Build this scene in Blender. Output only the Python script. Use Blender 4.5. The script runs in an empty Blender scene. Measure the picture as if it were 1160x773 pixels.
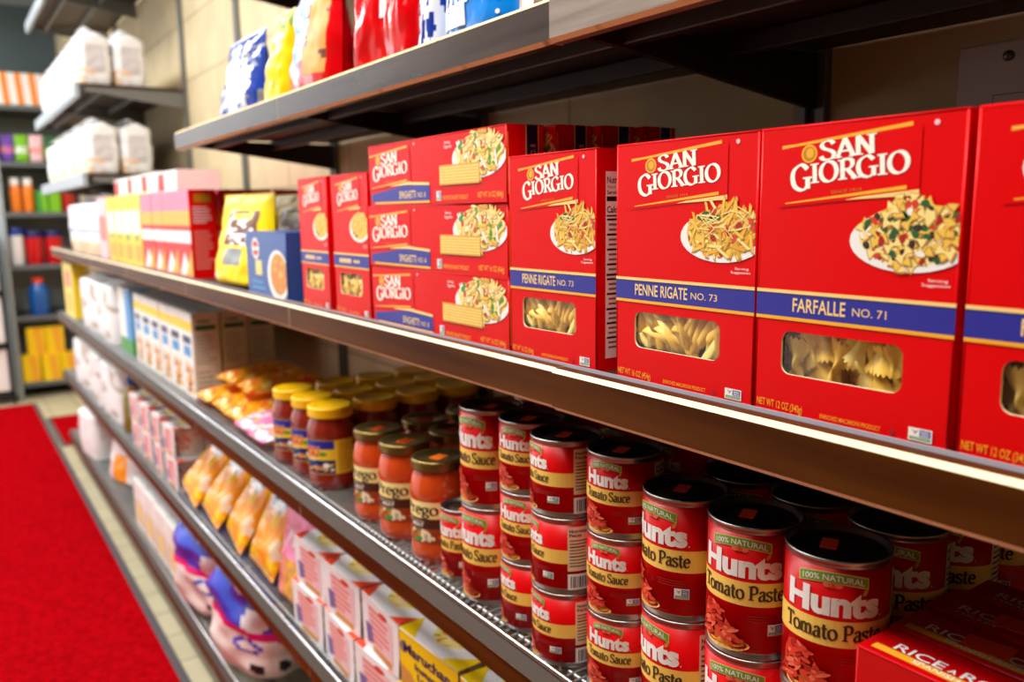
import bpy, bmesh, math, random
from math import sin, cos, pi, radians, atan2, sqrt
from mathutils import Vector, Matrix, noise

# ------------------------------------------------------------------ camera, world, lights
sc = bpy.context.scene
ZC = 1.13                                   # camera height above the floor (metres)
cam_d = bpy.data.cameras.new('camera'); cam = bpy.data.objects.new('camera', cam_d)
sc.collection.objects.link(cam); sc.camera = cam
PITCH, YAW, ROLL = .1548, .598, -.0152
def cam_rot():
    cy, sy, cp, sp = cos(YAW), sin(YAW), cos(PITCH), sin(PITCH)
    f = Vector((sy*cp, cy*cp, -sp)); r = Vector((cy, -sy, 0)); u = r.cross(f)
    c, s = cos(ROLL), sin(ROLL)
    r2 = c*r+s*u; u2 = -s*r+c*u
    return Matrix((r2, u2, -f)).transposed()
cam.matrix_world = Matrix.Translation((0, 0, ZC)) @ cam_rot().to_4x4()
cam_d.sensor_fit = 'HORIZONTAL'; cam_d.sensor_width = 36; cam_d.lens = 946.8/1160*36
cam_d.clip_start = .02
cam_d.dof.use_dof = True; cam_d.dof.focus_distance = .635; cam_d.dof.aperture_fstop = 5.4

w = bpy.data.worlds.new('world'); sc.world = w; w.use_nodes = True
w.node_tree.nodes['Background'].inputs[0].default_value = (.80, .87, 1, 1)
w.node_tree.nodes['Background'].inputs[1].default_value = .25
sc.view_settings.view_transform = 'Standard'; sc.view_settings.look = 'None'
sc.view_settings.gamma = 1; sc.view_settings.use_curve_mapping = False
sc.view_settings.exposure = .84
CEIL = 2.50
LAMPS = [(-.05, .45, 19), (-.35, 1.75, 21), (-.30, 3.35, 18), (-.30, 4.95, 15), (-1.0, 5.75, 20)]  # last lamp is added, to brighten the far walls that the fascias reflect
for x, y, p in LAMPS:
    ld = bpy.data.lights.new('fluorescent_light', 'AREA'); ld.shape = 'RECTANGLE'; ld.size = .50; ld.size_y = 1.2
    ld.energy = p; ld.color = (1, .95, .88) if y < 1 else (.97, .99, 1)
    lo = bpy.data.objects.new('fluorescent_light', ld); sc.collection.objects.link(lo); lo.location = (x, y, CEIL-.085)

# ------------------------------------------------------------------ materials
def lin(c): return tuple(((v/255)/12.92 if v/255 <= .04045 else ((v/255+.055)/1.055)**2.4) for v in c)
MATS = {}
def M(name, rgb=None, rough=.5, metal=0, **k):
    if name in MATS: return MATS[name]
    m = bpy.data.materials.new(name); m.use_nodes = True
    b = m.node_tree.nodes['Principled BSDF']
    b.inputs['Base Color'].default_value = (*lin(rgb), 1); b.inputs['Roughness'].default_value = rough
    b.inputs['Metallic'].default_value = metal
    if 'coat' in k: b.inputs['Coat Weight'].default_value = k['coat']; b.inputs['Coat Roughness'].default_value = k.get('coat_rough', .08)
    if 'spec' in k: b.inputs['Specular IOR Level'].default_value = k['spec']
    if k.get('bump'):
        nt = m.node_tree; n = nt.nodes.new('ShaderNodeTexNoise'); n.inputs['Scale'].default_value = k['bump'][0]
        n.inputs['Detail'].default_value = 4
        tc = nt.nodes.new('ShaderNodeTexCoord'); nt.links.new(tc.outputs['Object'], n.inputs['Vector'])
        bp = nt.nodes.new('ShaderNodeBump'); bp.inputs['Strength'].default_value = k['bump'][1]; bp.inputs['Distance'].default_value = k.get('bd', .002)
        nt.links.new(n.outputs['Fac'], bp.inputs['Height']); nt.links.new(bp.outputs['Normal'], b.inputs['Normal'])
    MATS[name] = m; return m
def mixmat(name, a, b, scale, lo=.4, hi=.6, rough=.5, stretch=(1, 1, 1), metal=0, bump=0, spec=.5, detail=5):
    """two colours mixed by object-space noise"""
    m = bpy.data.materials.new(name); m.use_nodes = True; nt = m.node_tree; B = nt.nodes['Principled BSDF']
    tc = nt.nodes.new('ShaderNodeTexCoord'); mp = nt.nodes.new('ShaderNodeMapping'); mp.inputs['Scale'].default_value = stretch
    n = nt.nodes.new('ShaderNodeTexNoise'); n.inputs['Scale'].default_value = scale; n.inputs['Detail'].default_value = detail
    r = nt.nodes.new('ShaderNodeValToRGB'); r.color_ramp.elements[0].position = lo; r.color_ramp.elements[1].position = hi
    r.color_ramp.elements[0].color = (*lin(a), 1); r.color_ramp.elements[1].color = (*lin(b), 1)
    nt.links.new(tc.outputs['Object'], mp.inputs['Vector']); nt.links.new(mp.outputs['Vector'], n.inputs['Vector'])
    nt.links.new(n.outputs['Fac'], r.inputs['Fac']); nt.links.new(r.outputs['Color'], B.inputs['Base Color'])
    B.inputs['Roughness'].default_value = rough; B.inputs['Metallic'].default_value = metal; B.inputs['Specular IOR Level'].default_value = spec
    if bump:
        bp = nt.nodes.new('ShaderNodeBump'); bp.inputs['Strength'].default_value = bump; bp.inputs['Distance'].default_value = .003
        nt.links.new(n.outputs['Fac'], bp.inputs['Height']); nt.links.new(bp.outputs['Normal'], B.inputs['Normal'])
    MATS[name] = m; return m
def brickmat(name, c1, c2, mortar, bw, bh, ms, axes, offset=.5, rough=.7, bump=.3):
    m = bpy.data.materials.new(name); m.use_nodes = True; nt = m.node_tree; B = nt.nodes['Principled BSDF']
    tc = nt.nodes.new('ShaderNodeTexCoord'); sp = nt.nodes.new('ShaderNodeSeparateXYZ'); cb = nt.nodes.new('ShaderNodeCombineXYZ')
    nt.links.new(tc.outputs['Object'], sp.inputs[0])
    nt.links.new(sp.outputs[axes[0]], cb.inputs[0]); nt.links.new(sp.outputs[axes[1]], cb.inputs[1])
    br = nt.nodes.new('ShaderNodeTexBrick'); br.offset = offset; br.squash = 1
    for i, c in ((1, c1), (2, c2), (3, mortar)): br.inputs[i].default_value = (*lin(c), 1)
    br.inputs['Scale'].default_value = 1; br.inputs['Mortar Size'].default_value = ms; br.inputs['Mortar Smooth'].default_value = .3
    br.inputs['Brick Width'].default_value = bw; br.inputs['Row Height'].default_value = bh
    nt.links.new(cb.outputs[0], br.inputs[0])
    n = nt.nodes.new('ShaderNodeTexNoise'); n.inputs['Scale'].default_value = 9; n.inputs['Detail'].default_value = 6
    nt.links.new(tc.outputs['Object'], n.inputs['Vector'])
    mx = nt.nodes.new('ShaderNodeMix'); mx.data_type = 'RGBA'; mx.blend_type = 'MULTIPLY'; mx.inputs[0].default_value = .35
    nt.links.new(br.outputs[0], mx.inputs[6]); nt.links.new(n.outputs[0], mx.inputs[7]); nt.links.new(mx.outputs[2], B.inputs['Base Color'])
    bp = nt.nodes.new('ShaderNodeBump'); bp.inputs['Strength'].default_value = bump; bp.inputs['Distance'].default_value = .004; bp.invert = True
    nt.links.new(br.outputs['Fac'], bp.inputs['Height']); nt.links.new(bp.outputs[0], B.inputs['Normal'])
    B.inputs['Roughness'].default_value = rough
    MATS[name] = m; return m

RED = M('carton_red', (224, 0, 6), .34, spec=.16)
M('carton_red_deep', (200, 0, 8), .34, spec=.3)
M('carton_edge', (150, 20, 20), .6)
M('white', (245, 243, 238), .45); M('cream', (246, 232, 190), .5); M('black', (14, 12, 12), .5)
M('logo_white', (255, 250, 236), .45); M('gold', (246, 176, 40), .4); M('gold_pale', (250, 214, 130), .4); M('gold_dark', (196, 130, 20), .4)
M('blue', (38, 40, 150), .4); M('navy', (22, 24, 92), .4); M('sky', (60, 150, 215), .4); M('green', (62, 150, 50), .45); M('dkgreen', (30, 90, 40), .5)
M('banner_green', (120, 160, 36), .4); M('banner_edge', (214, 206, 120), .4)
M('can_red', (204, 0, 6), .32, spec=.25); M('band_yellow', (250, 206, 96), .4)
M('tin', (168, 166, 162), .32, 1.0); M('tin_lid_shaded', (105, 100, 96), .38, 1.0)  # lid tin is a darker copy: shade over the lids put into its colour
M('orange_sticker', (255, 118, 10), .5); M('red_sticker', (255, 70, 26), .5)
M('tomato', (214, 58, 36), .35); M('tomato_dark', (170, 26, 18), .35); M('tomato_light', (236, 110, 78), .35); M('spoon', (236, 180, 96), .5)
M('pasta', (240, 198, 76), .45); M('pasta2', (222, 168, 50), .45); M('pasta_pale', (248, 226, 140), .45); M('noodle', (252, 206, 84), .4); M('noodle2', (255, 228, 130), .4); M('olive', (44, 28, 40), .4)
M('grey_text', (110, 106, 104), .5); M('brown_text', (66, 44, 20), .5); M('card_grey', (190, 178, 164), .6)
M('pasta_edge', (186, 130, 44), .5); M('inner', (150, 100, 50), .8)
M('yellow', (255, 214, 8), .4); M('yellow_pale', (252, 226, 110), .45); M('orange', (250, 140, 16), .4); M('pink', (244, 130, 160), .45); M('magenta', (226, 10, 110), .4)
M('pink_pale', (240, 196, 200), .5); M('salmon', (232, 128, 116), .5); M('brown', (110, 60, 40), .5); M('chip', (214, 150, 70), .5)
M('foil_red', (206, 0, 12), .16, coat=.3); M('foil_blue', (0, 128, 220), .2, coat=.3); M('foil_navy', (20, 56, 150), .2, coat=.3); M('foil_yellow', (252, 200, 0), .22, coat=.25)
M('foil_orange', (255, 158, 20), .25, coat=.5); M('foil_pink', (250, 140, 190), .25, coat=.5); M('foil_white', (244, 244, 246), .25, coat=.5)
M('foil_pack', (255, 220, 0), .35, spec=.25)
M('sauce_red', (206, 70, 14), .2, coat=.8, coat_rough=.03); M('sauce_dark', (134, 26, 12), .2, coat=.8, coat_rough=.03)
M('lid_gold', (132, 112, 60), .3, .85); M('lid_yellow', (255, 196, 0), .35)
M('steel_grey', (150, 152, 152), .45, .6); M('post_grey', (120, 120, 116), .5, .4); M('dark_metal', (44, 30, 24), .5, .2)
M('chrome', (196, 202, 206), .25, 1.0); M('wire', (170, 172, 172), .4, .8); M('rail_dark', (70, 58, 50), .6, 0, spec=.15)
M('deck_dark', (62, 42, 32), .5); M('clear_strip', (180, 176, 186), .2)
M('mat_trim', (74, 66, 70), .6)
M('plate_grey', (206, 192, 186), .45, .1); M('screw', (110, 108, 106), .4, .8)
WOOD = mixmat('fascia_laminate', (64, 28, 6), (98, 54, 16), 40, .3, .75, .34, (1, .08, 1), spec=.06, bump=.02)
WOODW = mixmat('fascia_worn', (40, 28, 22), (72, 58, 50), 50, .35, .7, .24, (1, .08, 1.2), bump=.04, spec=.22)
mixmat('fascia_grey_tan', (92, 72, 58), (160, 146, 132), 60, .3, .7, .4, (1, .06, 1.2), bump=.08, spec=.6)  # paler grey-tan streaks running along the board
EDGE = mixmat('fascia_worn_edge', (120, 80, 40), (236, 206, 150), 9, .24, .36, .6, (1, 3, 1))
EDGE2 = mixmat('fascia_cream_edge', (170, 120, 70), (246, 226, 182), 9, .2, .36, .6, (1, 3, 1))
CARPET = mixmat('red_carpet', (134, 3, 10), (176, 7, 16), 70, .3, .7, 1.0, bump=.35, spec=0)

# ------------------------------------------------------------------ mesh builder
class MB:
    def __init__(s): s.v = []; s.f = []; s.m = []; s.sm = []; s.names = []
    def mi(s, name):
        if name not in s.names: s.names.append(name)
        return s.names.index(name)
    def face(s, pts, mat, smooth=False):
        b = len(s.v); s.v += [tuple(p) for p in pts]; s.f.append(tuple(range(b, b+len(pts)))); s.m.append(s.mi(mat)); s.sm.append(smooth)
    def mesh(s, vs, fs, mat, smooth=False):
        b = len(s.v); s.v += [tuple(p) for p in vs]; i = s.mi(mat)
        for f in fs: s.f.append(tuple(b+k for k in f)); s.m.append(i); s.sm.append(smooth)
    def box(s, x0, x1, y0, y1, z0, z1, mat, c=0):
        """box with chamfered edges"""
        if c <= 0:
            vs = [(x, y, z) for z in (z0, z1) for y in (y0, y1) for x in (x0, x1)]
            s.mesh(vs, [(0, 2, 3, 1), (4, 5, 7, 6), (0, 1, 5, 4), (2, 6, 7, 3), (0, 4, 6, 2), (1, 3, 7, 5)], mat); return
        bm = bmesh.new(); bmesh.ops.create_cube(bm, size=1)
        for v in bm.verts: v.co = ((x0+x1)/2+v.co.x*(x1-x0), (y0+y1)/2+v.co.y*(y1-y0), (z0+z1)/2+v.co.z*(z1-z0))
        bmesh.ops.bevel(bm, geom=bm.edges[:]+bm.verts[:], offset=c, segments=2, profile=.5, affect='EDGES')
        bm.verts.index_update()
        s.mesh([v.co[:] for v in bm.verts], [[v.index for v in f.verts] for f in bm.faces], mat); bm.free()
    def lathe(s, prof, mat, n=40, cx=0, cy=0, smooth=True, mats=None):
        b = len(s.v)
        for r, z in prof:
            for k in range(n): a = 2*pi*k/n; s.v.append((cx+r*cos(a), cy+r*sin(a), z))
        for j in range(len(prof)-1):
            i = s.mi(mats[j] if mats else mat)
            for k in range(n):
                k2 = (k+1) % n
                s.f.append((b+j*n+k, b+j*n+k2, b+(j+1)*n+k2, b+(j+1)*n+k)); s.m.append(i); s.sm.append(smooth)
    def disc(s, r, z, mat, n=40, up=True, cx=0, cy=0):
        p = [(cx+r*cos(2*pi*k/n), cy+r*sin(2*pi*k/n), z) for k in range(n)]
        s.face(p if up else p[::-1], mat)
    def tube(s, pts, r, mat, n=6):
        pts = [Vector(p) for p in pts]; rings = []
        for i, p in enumerate(pts):
            d = (pts[min(i+1, len(pts)-1)]-pts[max(i-1, 0)]).normalized()
            a = d.cross(Vector((0, 0, 1)));  a = a if a.length > .01 else d.cross(Vector((1, 0, 0)))
            a.normalize(); c = d.cross(a)
            rings.append([p+r*(cos(2*pi*k/n)*a+sin(2*pi*k/n)*c) for k in range(n)])
        vs = [q for R in rings for q in R]
        fs = [(i*n+k, i*n+(k+1) % n, (i+1)*n+(k+1) % n, (i+1)*n+k) for i in range(len(pts)-1) for k in range(n)]
        s.mesh(vs, fs+[tuple(range(n))[::-1], tuple(range(len(vs)-n, len(vs)))], mat, True)
    def grid(s, fn, nu, nv, matfn, smooth=True):
        b = len(s.v)
        for j in range(nv+1):
            for i in range(nu+1): s.v.append(tuple(fn(i/nu, j/nv)))
        for j in range(nv):
            for i in range(nu):
                s.f.append((b+j*(nu+1)+i, b+j*(nu+1)+i+1, b+(j+1)*(nu+1)+i+1, b+(j+1)*(nu+1)+i))
                s.m.append(s.mi(matfn((i+.5)/nu, (j+.5)/nv) if callable(matfn) else matfn)); s.sm.append(smooth)
    def build(s, name, parent=None, loc=None, weld=False):
        me = bpy.data.meshes.new(name); me.from_pydata(s.v, [], s.f)
        for n in s.names: me.materials.append(MATS[n])
        me.polygons.foreach_set('material_index', s.m); me.polygons.foreach_set('use_smooth', s.sm)
        if weld:
            bm = bmesh.new(); bm.from_mesh(me); bmesh.ops.remove_doubles(bm, verts=bm.verts, dist=1e-5); bm.to_mesh(me); bm.free()
        me.update()
        o = bpy.data.objects.new(name, me); sc.collection.objects.link(o)
        if parent: o.parent = parent
        if loc: o.location = loc
        return o

def tag(o, label, cat, group=None, kind=None):
    o['label'] = label; o['category'] = cat
    if group: o['group'] = group
    if kind: o['kind'] = kind
    return o
def thing(name, label, cat, group=None):
    o = bpy.data.objects.new(name, None); o.empty_display_size = .02; sc.collection.objects.link(o)
    return tag(o, label, cat, group)
def struct(o): o['kind'] = 'structure'; return o
def dup(root, label=None, group=None):
    r = root.copy(); sc.collection.objects.link(r)
    if label: r['label'] = label
    if group: r['group'] = group
    for ch in root.children:
        c = ch.copy(); sc.collection.objects.link(c); c.parent = r
        for g in ch.children:
            d = g.copy(); sc.collection.objects.link(d); d.parent = c
    return r
USED = set()
class Proto:
    """first use returns the object itself, later uses return copies"""
    def __init__(s, root): s.root = root; s.n = 0
    def get(s, label, group=None):
        s.n += 1
        if s.n == 1:
            s.root['label'] = label
            if group: s.root['group'] = group
            return s.root
        return dup(s.root, label, group)
def put(o, X, Y, z, rot=0):
    """local front (-y) turned towards the aisle (-X); rot adds to it"""
    o.location = (X, Y, z); o.rotation_euler = (0, 0, -pi/2+rot); return o
def face_rot(X, Y, d):
    """turn so that the front looks at the photographer, shifted d degrees to the viewer's left"""
    L = sqrt(X*X+Y*Y); n0 = (-X/L, -Y/L); lf = (-Y/L, X/L); c, s = cos(radians(d)), sin(radians(d))
    return atan2(c*n0[1]+s*lf[1], c*n0[0]+s*lf[0])+pi/2+pi/2

# ------------------------------------------------------------------ lettering
_tc = {}
def sans(txt, bold=0.0):
    k = (txt, bold)
    if k in _tc: return _tc[k]
    cu = bpy.data.curves.new('lettering', 'FONT'); cu.body = txt; cu.size = 1; cu.offset = bold; cu.resolution_u = 3
    ob = bpy.data.objects.new('lettering', cu); sc.collection.objects.link(ob)
    dg = bpy.context.evaluated_depsgraph_get(); me = bpy.data.meshes.new_from_object(ob.evaluated_get(dg))
    bm = bmesh.new(); bm.from_mesh(me)
    for _ in range(2):
        es = [e for e in bm.edges if e.calc_length() > .22]
        if es: bmesh.ops.subdivide_edges(bm, edges=es, cuts=1)
        bmesh.ops.triangulate(bm, faces=[f for f in bm.faces if len(f.verts) > 4])
    bm.verts.index_update()
    vs = [(v.co.x, v.co.y) for v in bm.verts]; fs = [[v.index for v in f.verts] for f in bm.faces]; bm.free()
    bpy.data.objects.remove(ob); bpy.data.curves.remove(cu); bpy.data.meshes.remove(me)
    if vs:
        x0 = min(v[0] for v in vs); x1 = max(v[0] for v in vs); y0 = 0; y1 = max(v[1] for v in vs)
        vs = [((x-x0)/(y1), y/y1) for x, y in vs]; wd = (x1-x0)/y1
    else: wd = 0
    _tc[k] = (vs, fs, wd); return _tc[k]
def ell(cx, cy, rx, ry, n=16): return [(cx+rx*cos(2*pi*k/n+pi/2), cy+ry*sin(2*pi*k/n+pi/2)) for k in range(n+1)]
Ss = [(.55,.80),(.45,.96),(.28,1),(.10,.90),(.08,.72),(.22,.57),(.42,.46),(.56,.28),(.48,.06),(.27,0),(.1,.06),(.02,.22)]
GL = {  # advance, strokes ('l' polyline / 's' smooth), serif feet
 'S': (.64, [('s', Ss)], []), 'A': (.76, [('l', [(.05,0),(.37,1)]), ('l', [(.36,1),(.70,0)]), ('l', [(.18,.33),(.56,.33)])], [(.05,0),(.70,0)]),
 'N': (.80, [('l', [(.12,0),(.12,1)]), ('l', [(.12,1),(.64,0)]), ('l', [(.64,0),(.64,1)])], [(.12,0),(.64,1)]),
 'G': (.84, [('s', [(.66,.80),(.52,.96),(.36,1),(.12,.82),(.05,.5),(.14,.16),(.38,0),(.54,.03),(.64,.14)]), ('l', [(.66,.02),(.66,.42)])], [(.66,.42)]),
 'I': (.36, [('l', [(.16,0),(.16,1)])], [(.16,0),(.16,1)]), 'O': (.86, [('s', ell(.41,.5,.34,.5))], []),
 'R': (.74, [('l', [(.14,0),(.14,1)]), ('s', [(.14,1),(.38,1),(.54,.88),(.54,.66),(.4,.52),(.14,.5)]), ('l', [(.34,.5),(.68,0)])], [(.14,0),(.14,1),(.68,0)]),
 'T': (.68, [('l', [(.34,0),(.34,1)]), ('l', [(.02,.97),(.66,.97)]), ('l', [(.04,.97),(.04,.8)]), ('l', [(.64,.97),(.64,.8)])], [(.34,0)]),
 'P': (.66, [('l', [(.14,0),(.14,1)]), ('s', [(.14,1),(.38,1),(.55,.88),(.55,.62),(.4,.48),(.14,.46)])], [(.14,0),(.14,1)]),
 'o': (.62, [('s', ell(.31,.33,.25,.33))], []),
 'm': (.96, [('l', [(.12,0),(.12,.66)]), ('s', [(.12,.5),(.24,.64),(.37,.64),(.45,.5),(.45,0)]), ('s', [(.45,.5),(.57,.64),(.70,.64),(.78,.5),(.78,0)])], [(.12,0),(.45,0),(.78,0)]),
 'a': (.56, [('s', [(.1,.52),(.22,.66),(.38,.62),(.42,.46),(.42,.1),(.52,.0)]), ('s', [(.42,.38),(.22,.36),(.08,.2),(.14,.03),(.28,.02),(.42,.14)])], []),
 't': (.42, [('s', [(.18,.9),(.18,.5),(.18,.16),(.26,.0),(.40,.06)]), ('l', [(.02,.64),(.38,.64)])], []),
 's': (.48, [('s', [(x*.72+.02, y*.66) for x, y in Ss])], []),
 'u': (.66, [('s', [(.12,.66),(.12,.2),(.2,.02),(.36,.02),(.48,.16)]), ('l', [(.48,.66),(.48,0)])], [(.48,0)]),
 'c': (.54, [('s', [(.46,.54),(.34,.66),(.2,.62),(.07,.42),(.08,.2),(.2,.02),(.36,.02),(.48,.12)])], []),
 'e': (.56, [('s', [(.08,.36),(.28,.365),(.46,.37),(.44,.55),(.3,.66),(.14,.58),(.06,.34),(.12,.1),(.28,.0),(.48,.1)])], []),
 'p': (.62, [('l', [(.12,-.3),(.12,.66)]), ('s', [(.12,.5),(.26,.66),(.44,.6),(.52,.33),(.42,.05),(.26,0),(.12,.14)])], [(.12,-.3)]),
 'r': (.46, [('l', [(.12,0),(.12,.66)]), ('s', [(.12,.46),(.22,.62),(.40,.62)])], [(.12,0)]),
 'g': (.60, [('s', ell(.26,.42,.19,.23)), ('s', [(.2,.2),(.11,.09),(.2,.02),(.42,-.02),(.52,-.14),(.3,-.32),(.06,-.2),(.12,-.06),(.26,.0)]), ('l', [(.40,.58),(.56,.66)])], []),
 ' ': (.36, [], []) }
def catmull(p, seg=5, closed=False):
    out = []; n = len(p)
    for i in range(n-1):
        p0 = p[i-1] if i else (p[-2] if closed else p[0]); p1 = p[i]; p2 = p[i+1]; p3 = p[i+2] if i+2 < n else (p[1] if closed else p[-1])
        for k in range(seg):
            t = k/seg
            out.append(tuple(.5*((2*p1[a])+(-p0[a]+p2[a])*t+(2*p0[a]-5*p1[a]+4*p2[a]-p3[a])*t*t+(-p0[a]+3*p1[a]-3*p2[a]+p3[a])*t**3) for a in (0, 1)))
    return out+[p[-1]]
def serif(txt, thick=.19, thin=.07, grow=0):
    vs, fs, x, ly = [], [], 0, 0
    for ch in txt:
        sc_ = 1.0
        adv, strokes, feet = GL[ch]
        for kind, pts in strokes:
            P = catmull(pts, 4, pts[0] == pts[-1]) if kind == 's' else pts
            if kind == 'l' and len(pts) == 2: P = [tuple(pts[0][a]+(pts[1][a]-pts[0][a])*t/4 for a in (0, 1)) for t in range(5)]
            b = len(vs); ly += 1
            for i, q in enumerate(P):
                a, c = P[max(i-1, 0)], P[min(i+1, len(P)-1)]
                if pts[0] == pts[-1] and i in (0, len(P)-1): a, c = P[-2], P[1]
                th = atan2(c[1]-a[1], c[0]-a[0]); wd = (thin+(thick-thin)*abs(sin(th-radians(18)))**1.3)/2+grow
                nx, ny = -sin(th), cos(th)
                vs += [(x+q[0]+nx*wd, q[1]+ny*wd, ly), (x+q[0]-nx*wd, q[1]-ny*wd, ly)]
            for i in range(len(P)-1): fs.append((b+2*i, b+2*i+1, b+2*i+3, b+2*i+2))
        for fx, fy in feet:
            b = len(vs); ly += 1; h = thin*.85+grow; y0 = fy-grow if fy < .5 else fy-h; ww = thick*.5+.09+grow
            vs += [(x+fx-ww, y0, ly), (x+fx+ww, y0, ly), (x+fx+ww, y0+h, ly), (x+fx-ww, y0+h, ly)]; fs.append((b, b+1, b+2, b+3))
        x += adv
    return vs, fs, x

class Decal:
    """draws flat artwork through a mapping (u, v, lift) -> xyz, into a mesh builder"""
    def __init__(s, mb, fn, maxlen=None, clip=None, vclip=None): s.vc = vclip; s.mb = mb; s.fn = fn; s.maxlen = maxlen; s.L = 0.00005; s.clip = clip; s.k = 0
    def lift(s, l): return s.L*(l+1)
    def poly(s, pts, mat, l=0):
        if s.clip is not None:
            pts = clip_u(pts, s.clip)
            if len(pts) < 3: return
        if s.vc is not None:
            pts = [(b, a) for a, b in clip_u([(b, a) for a, b in pts], s.vc)]
            if len(pts) < 3: return
        s.mb.face([s.fn(u, v, s.lift(l)) for u, v in pts], mat)
    def rect(s, u0, v0, u1, v1, mat, l=0):
        if s.clip is not None: u1 = min(u1, s.clip)
        n = max(1, math.ceil(abs(u1-u0)/s.maxlen)) if s.maxlen else 1
        for i in range(n):
            a, b = u0+(u1-u0)*i/n, u0+(u1-u0)*(i+1)/n
            s.mb.face([s.fn(a, v0, s.lift(l)), s.fn(b, v0, s.lift(l)), s.fn(b, v1, s.lift(l)), s.fn(a, v1, s.lift(l))], mat)
    def ellipse(s, cu, cv, ru, rv, mat, l=0, n=20, rot=0):
        P = []
        for k in range(n):
            a = 2*pi*k/n; x, y = ru*cos(a), rv*sin(a); P.append((cu+x*cos(rot)-y*sin(rot), cv+x*sin(rot)+y*cos(rot)))
        if s.maxlen and s.clip is None:
            for k in range(n): s.mb.face([s.fn(cu, cv, s.lift(l)), s.fn(*P[k], s.lift(l)), s.fn(*P[(k+1) % n], s.lift(l))], mat)
        else: s.poly(P, mat, l)
    def tri(s, vs, fs, mat, u, v, su, sv, rot, l):
        c, sn = cos(rot), sin(rot)
        s.mb.mesh([s.fn(u+x*su*c-y*sv*sn, v+x*su*sn+y*sv*c, s.lift(l)+3e-6*(q[0] if q else 0)) for x, y, *q in vs], fs, mat)
    def text(s, txt, u, v, h, mat, width=None, bold=.0, rot=0, l=2, align='l', arch=0):
        vs, fs, wd = sans(txt, bold); su = width/wd if width else h
        if align == 'c': u -= wd*su/2*cos(rot); v -= wd*su/2*sin(rot)
        if arch: vs = [(x, y+arch*(1-(2*x/wd-1)**2)) for x, y in vs]
        s.tri(vs, fs, mat, u, v, su, h, rot, l)
    def serif(s, txt, u, v, h, mat, width=None, rot=0, l=2, thick=.19, thin=.07, align='l', grow=0):
        vs, fs, wd = serif(txt, thick, thin, grow); su = width/wd if width else h
        if align == 'c': u -= wd*su/2
        s.tri(vs, fs, mat, u, v, su, h, rot, l)
    def lines(s, u0, v0, u1, v1, n, mat, l=1, rng=None, fill=.45):
        rng = rng or random.Random(3)
        for i in range(n):
            v = v1-(v1-v0)*(i+.5)/n; h = (v1-v0)/n*fill/2
            s.rect(u0, v-h, u0+(u1-u0)*rng.uniform(.6, 1), v+h, mat, l)
def clip_u(p, c):
    out = []
    for i in range(len(p)):
        a, b = p[i-1], p[i]; ia, ib = a[0] <= c, b[0] <= c
        if ia != ib: t = (c-a[0])/(b[0]-a[0]); out.append((c, a[1]+(b[1]-a[1])*t))
        if ib: out.append(b)
    return out

# ------------------------------------------------------------------ room
S0, S1, S2, S3, S4, S5 = 1.635, 1.300, .993, .698, .420, .128       # shelf heights
XF, XW = .432, .79                                                  # shelf front plane, wall plane
YB = 6.55
def slab(name, x0, x1, y0, y1, z0, z1, mat):
    mb = MB(); mb.box(x0, x1, y0, y1, z0, z1, mat); return struct(mb.build(name))
brickmat('floor_tile', (206, 194, 158), (198, 186, 150), (150, 140, 116), .1524, .1524, .004, (0, 1), 0, .5, .2)
brickmat('wall_block', (236, 216, 172), (230, 208, 164), (196, 176, 136), .40, .20, .004, (1, 2), .5, .75, .3)
M('ceiling_grey', (150, 160, 166), .8); M('back_bounce_white', (240, 243, 246), .7); M('back_grey', (92, 108, 112), .7); M('left_bounce_pale', (226, 230, 232), .7)
slab('floor', -1.55, XW, -1.6, YB, -.05, 0, 'floor_tile')
slab('ceiling', -1.55, XW, -1.6, YB, CEIL, CEIL+.05, 'ceiling_grey')
slab('wall_right', XW, XW+.08, -1.6, YB, 0, CEIL, 'wall_block')
slab('wall_back', .10, XW+.08, YB, YB+.08, 0, CEIL, 'back_grey')
slab('wall_back', -1.63, .10, YB, YB+.08, 0, CEIL, 'back_bounce_white')  # unseen stretch of wall, whitened so the fascias reflect it
slab('wall_left', -1.63, -1.55, 1.7, YB, 0, CEIL, 'left_bounce_pale')  # unseen wall, kept pale to bounce light into the shelves
M('near_bounce_dark', (122, 98, 74), .8)
slab('wall_left', -1.63, -1.55, -1.6, 1.7, 0, CEIL, 'near_bounce_dark')  # unseen near half, darkened to cut the bounce onto the near shelves
slab('wall_front', -1.63, XW+.08, -1.68, -1.6, 0, CEIL, 'near_bounce_dark')  # unseen end wall, added to close off the world light
# carpets with dark bound edges
def mat_thing(label, x0, x1, y0, y1):
    t = thing('carpet_runner', label, 'carpet')
    mb = MB(); mb.box(x0, x1, y0, y1, .0, .008, 'red_carpet', .002); mb.build('carpet_pile', t)
    b = MB(); e = .022
    b.box(x1, x1+e, y0, y1, 0, .006, 'mat_trim', .002); b.box(x0-e, x0, y0, y1, 0, .006, 'mat_trim', .002)
    b.box(x0-e, x1+e, y0-e, y0, 0, .006, 'mat_trim', .002); b.box(x0-e, x1+e, y1, y1+e, 0, .006, 'mat_trim', .002)
    b.build('bound_edge', t); return t
mat_thing('long red carpet runner with dark bound edge lying along the aisle floor', -.75, .385, -.4, 5.78)
mat_thing('short red carpet mat beside the far end of the long runner', .435, .76, 4.62, 5.30)
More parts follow.
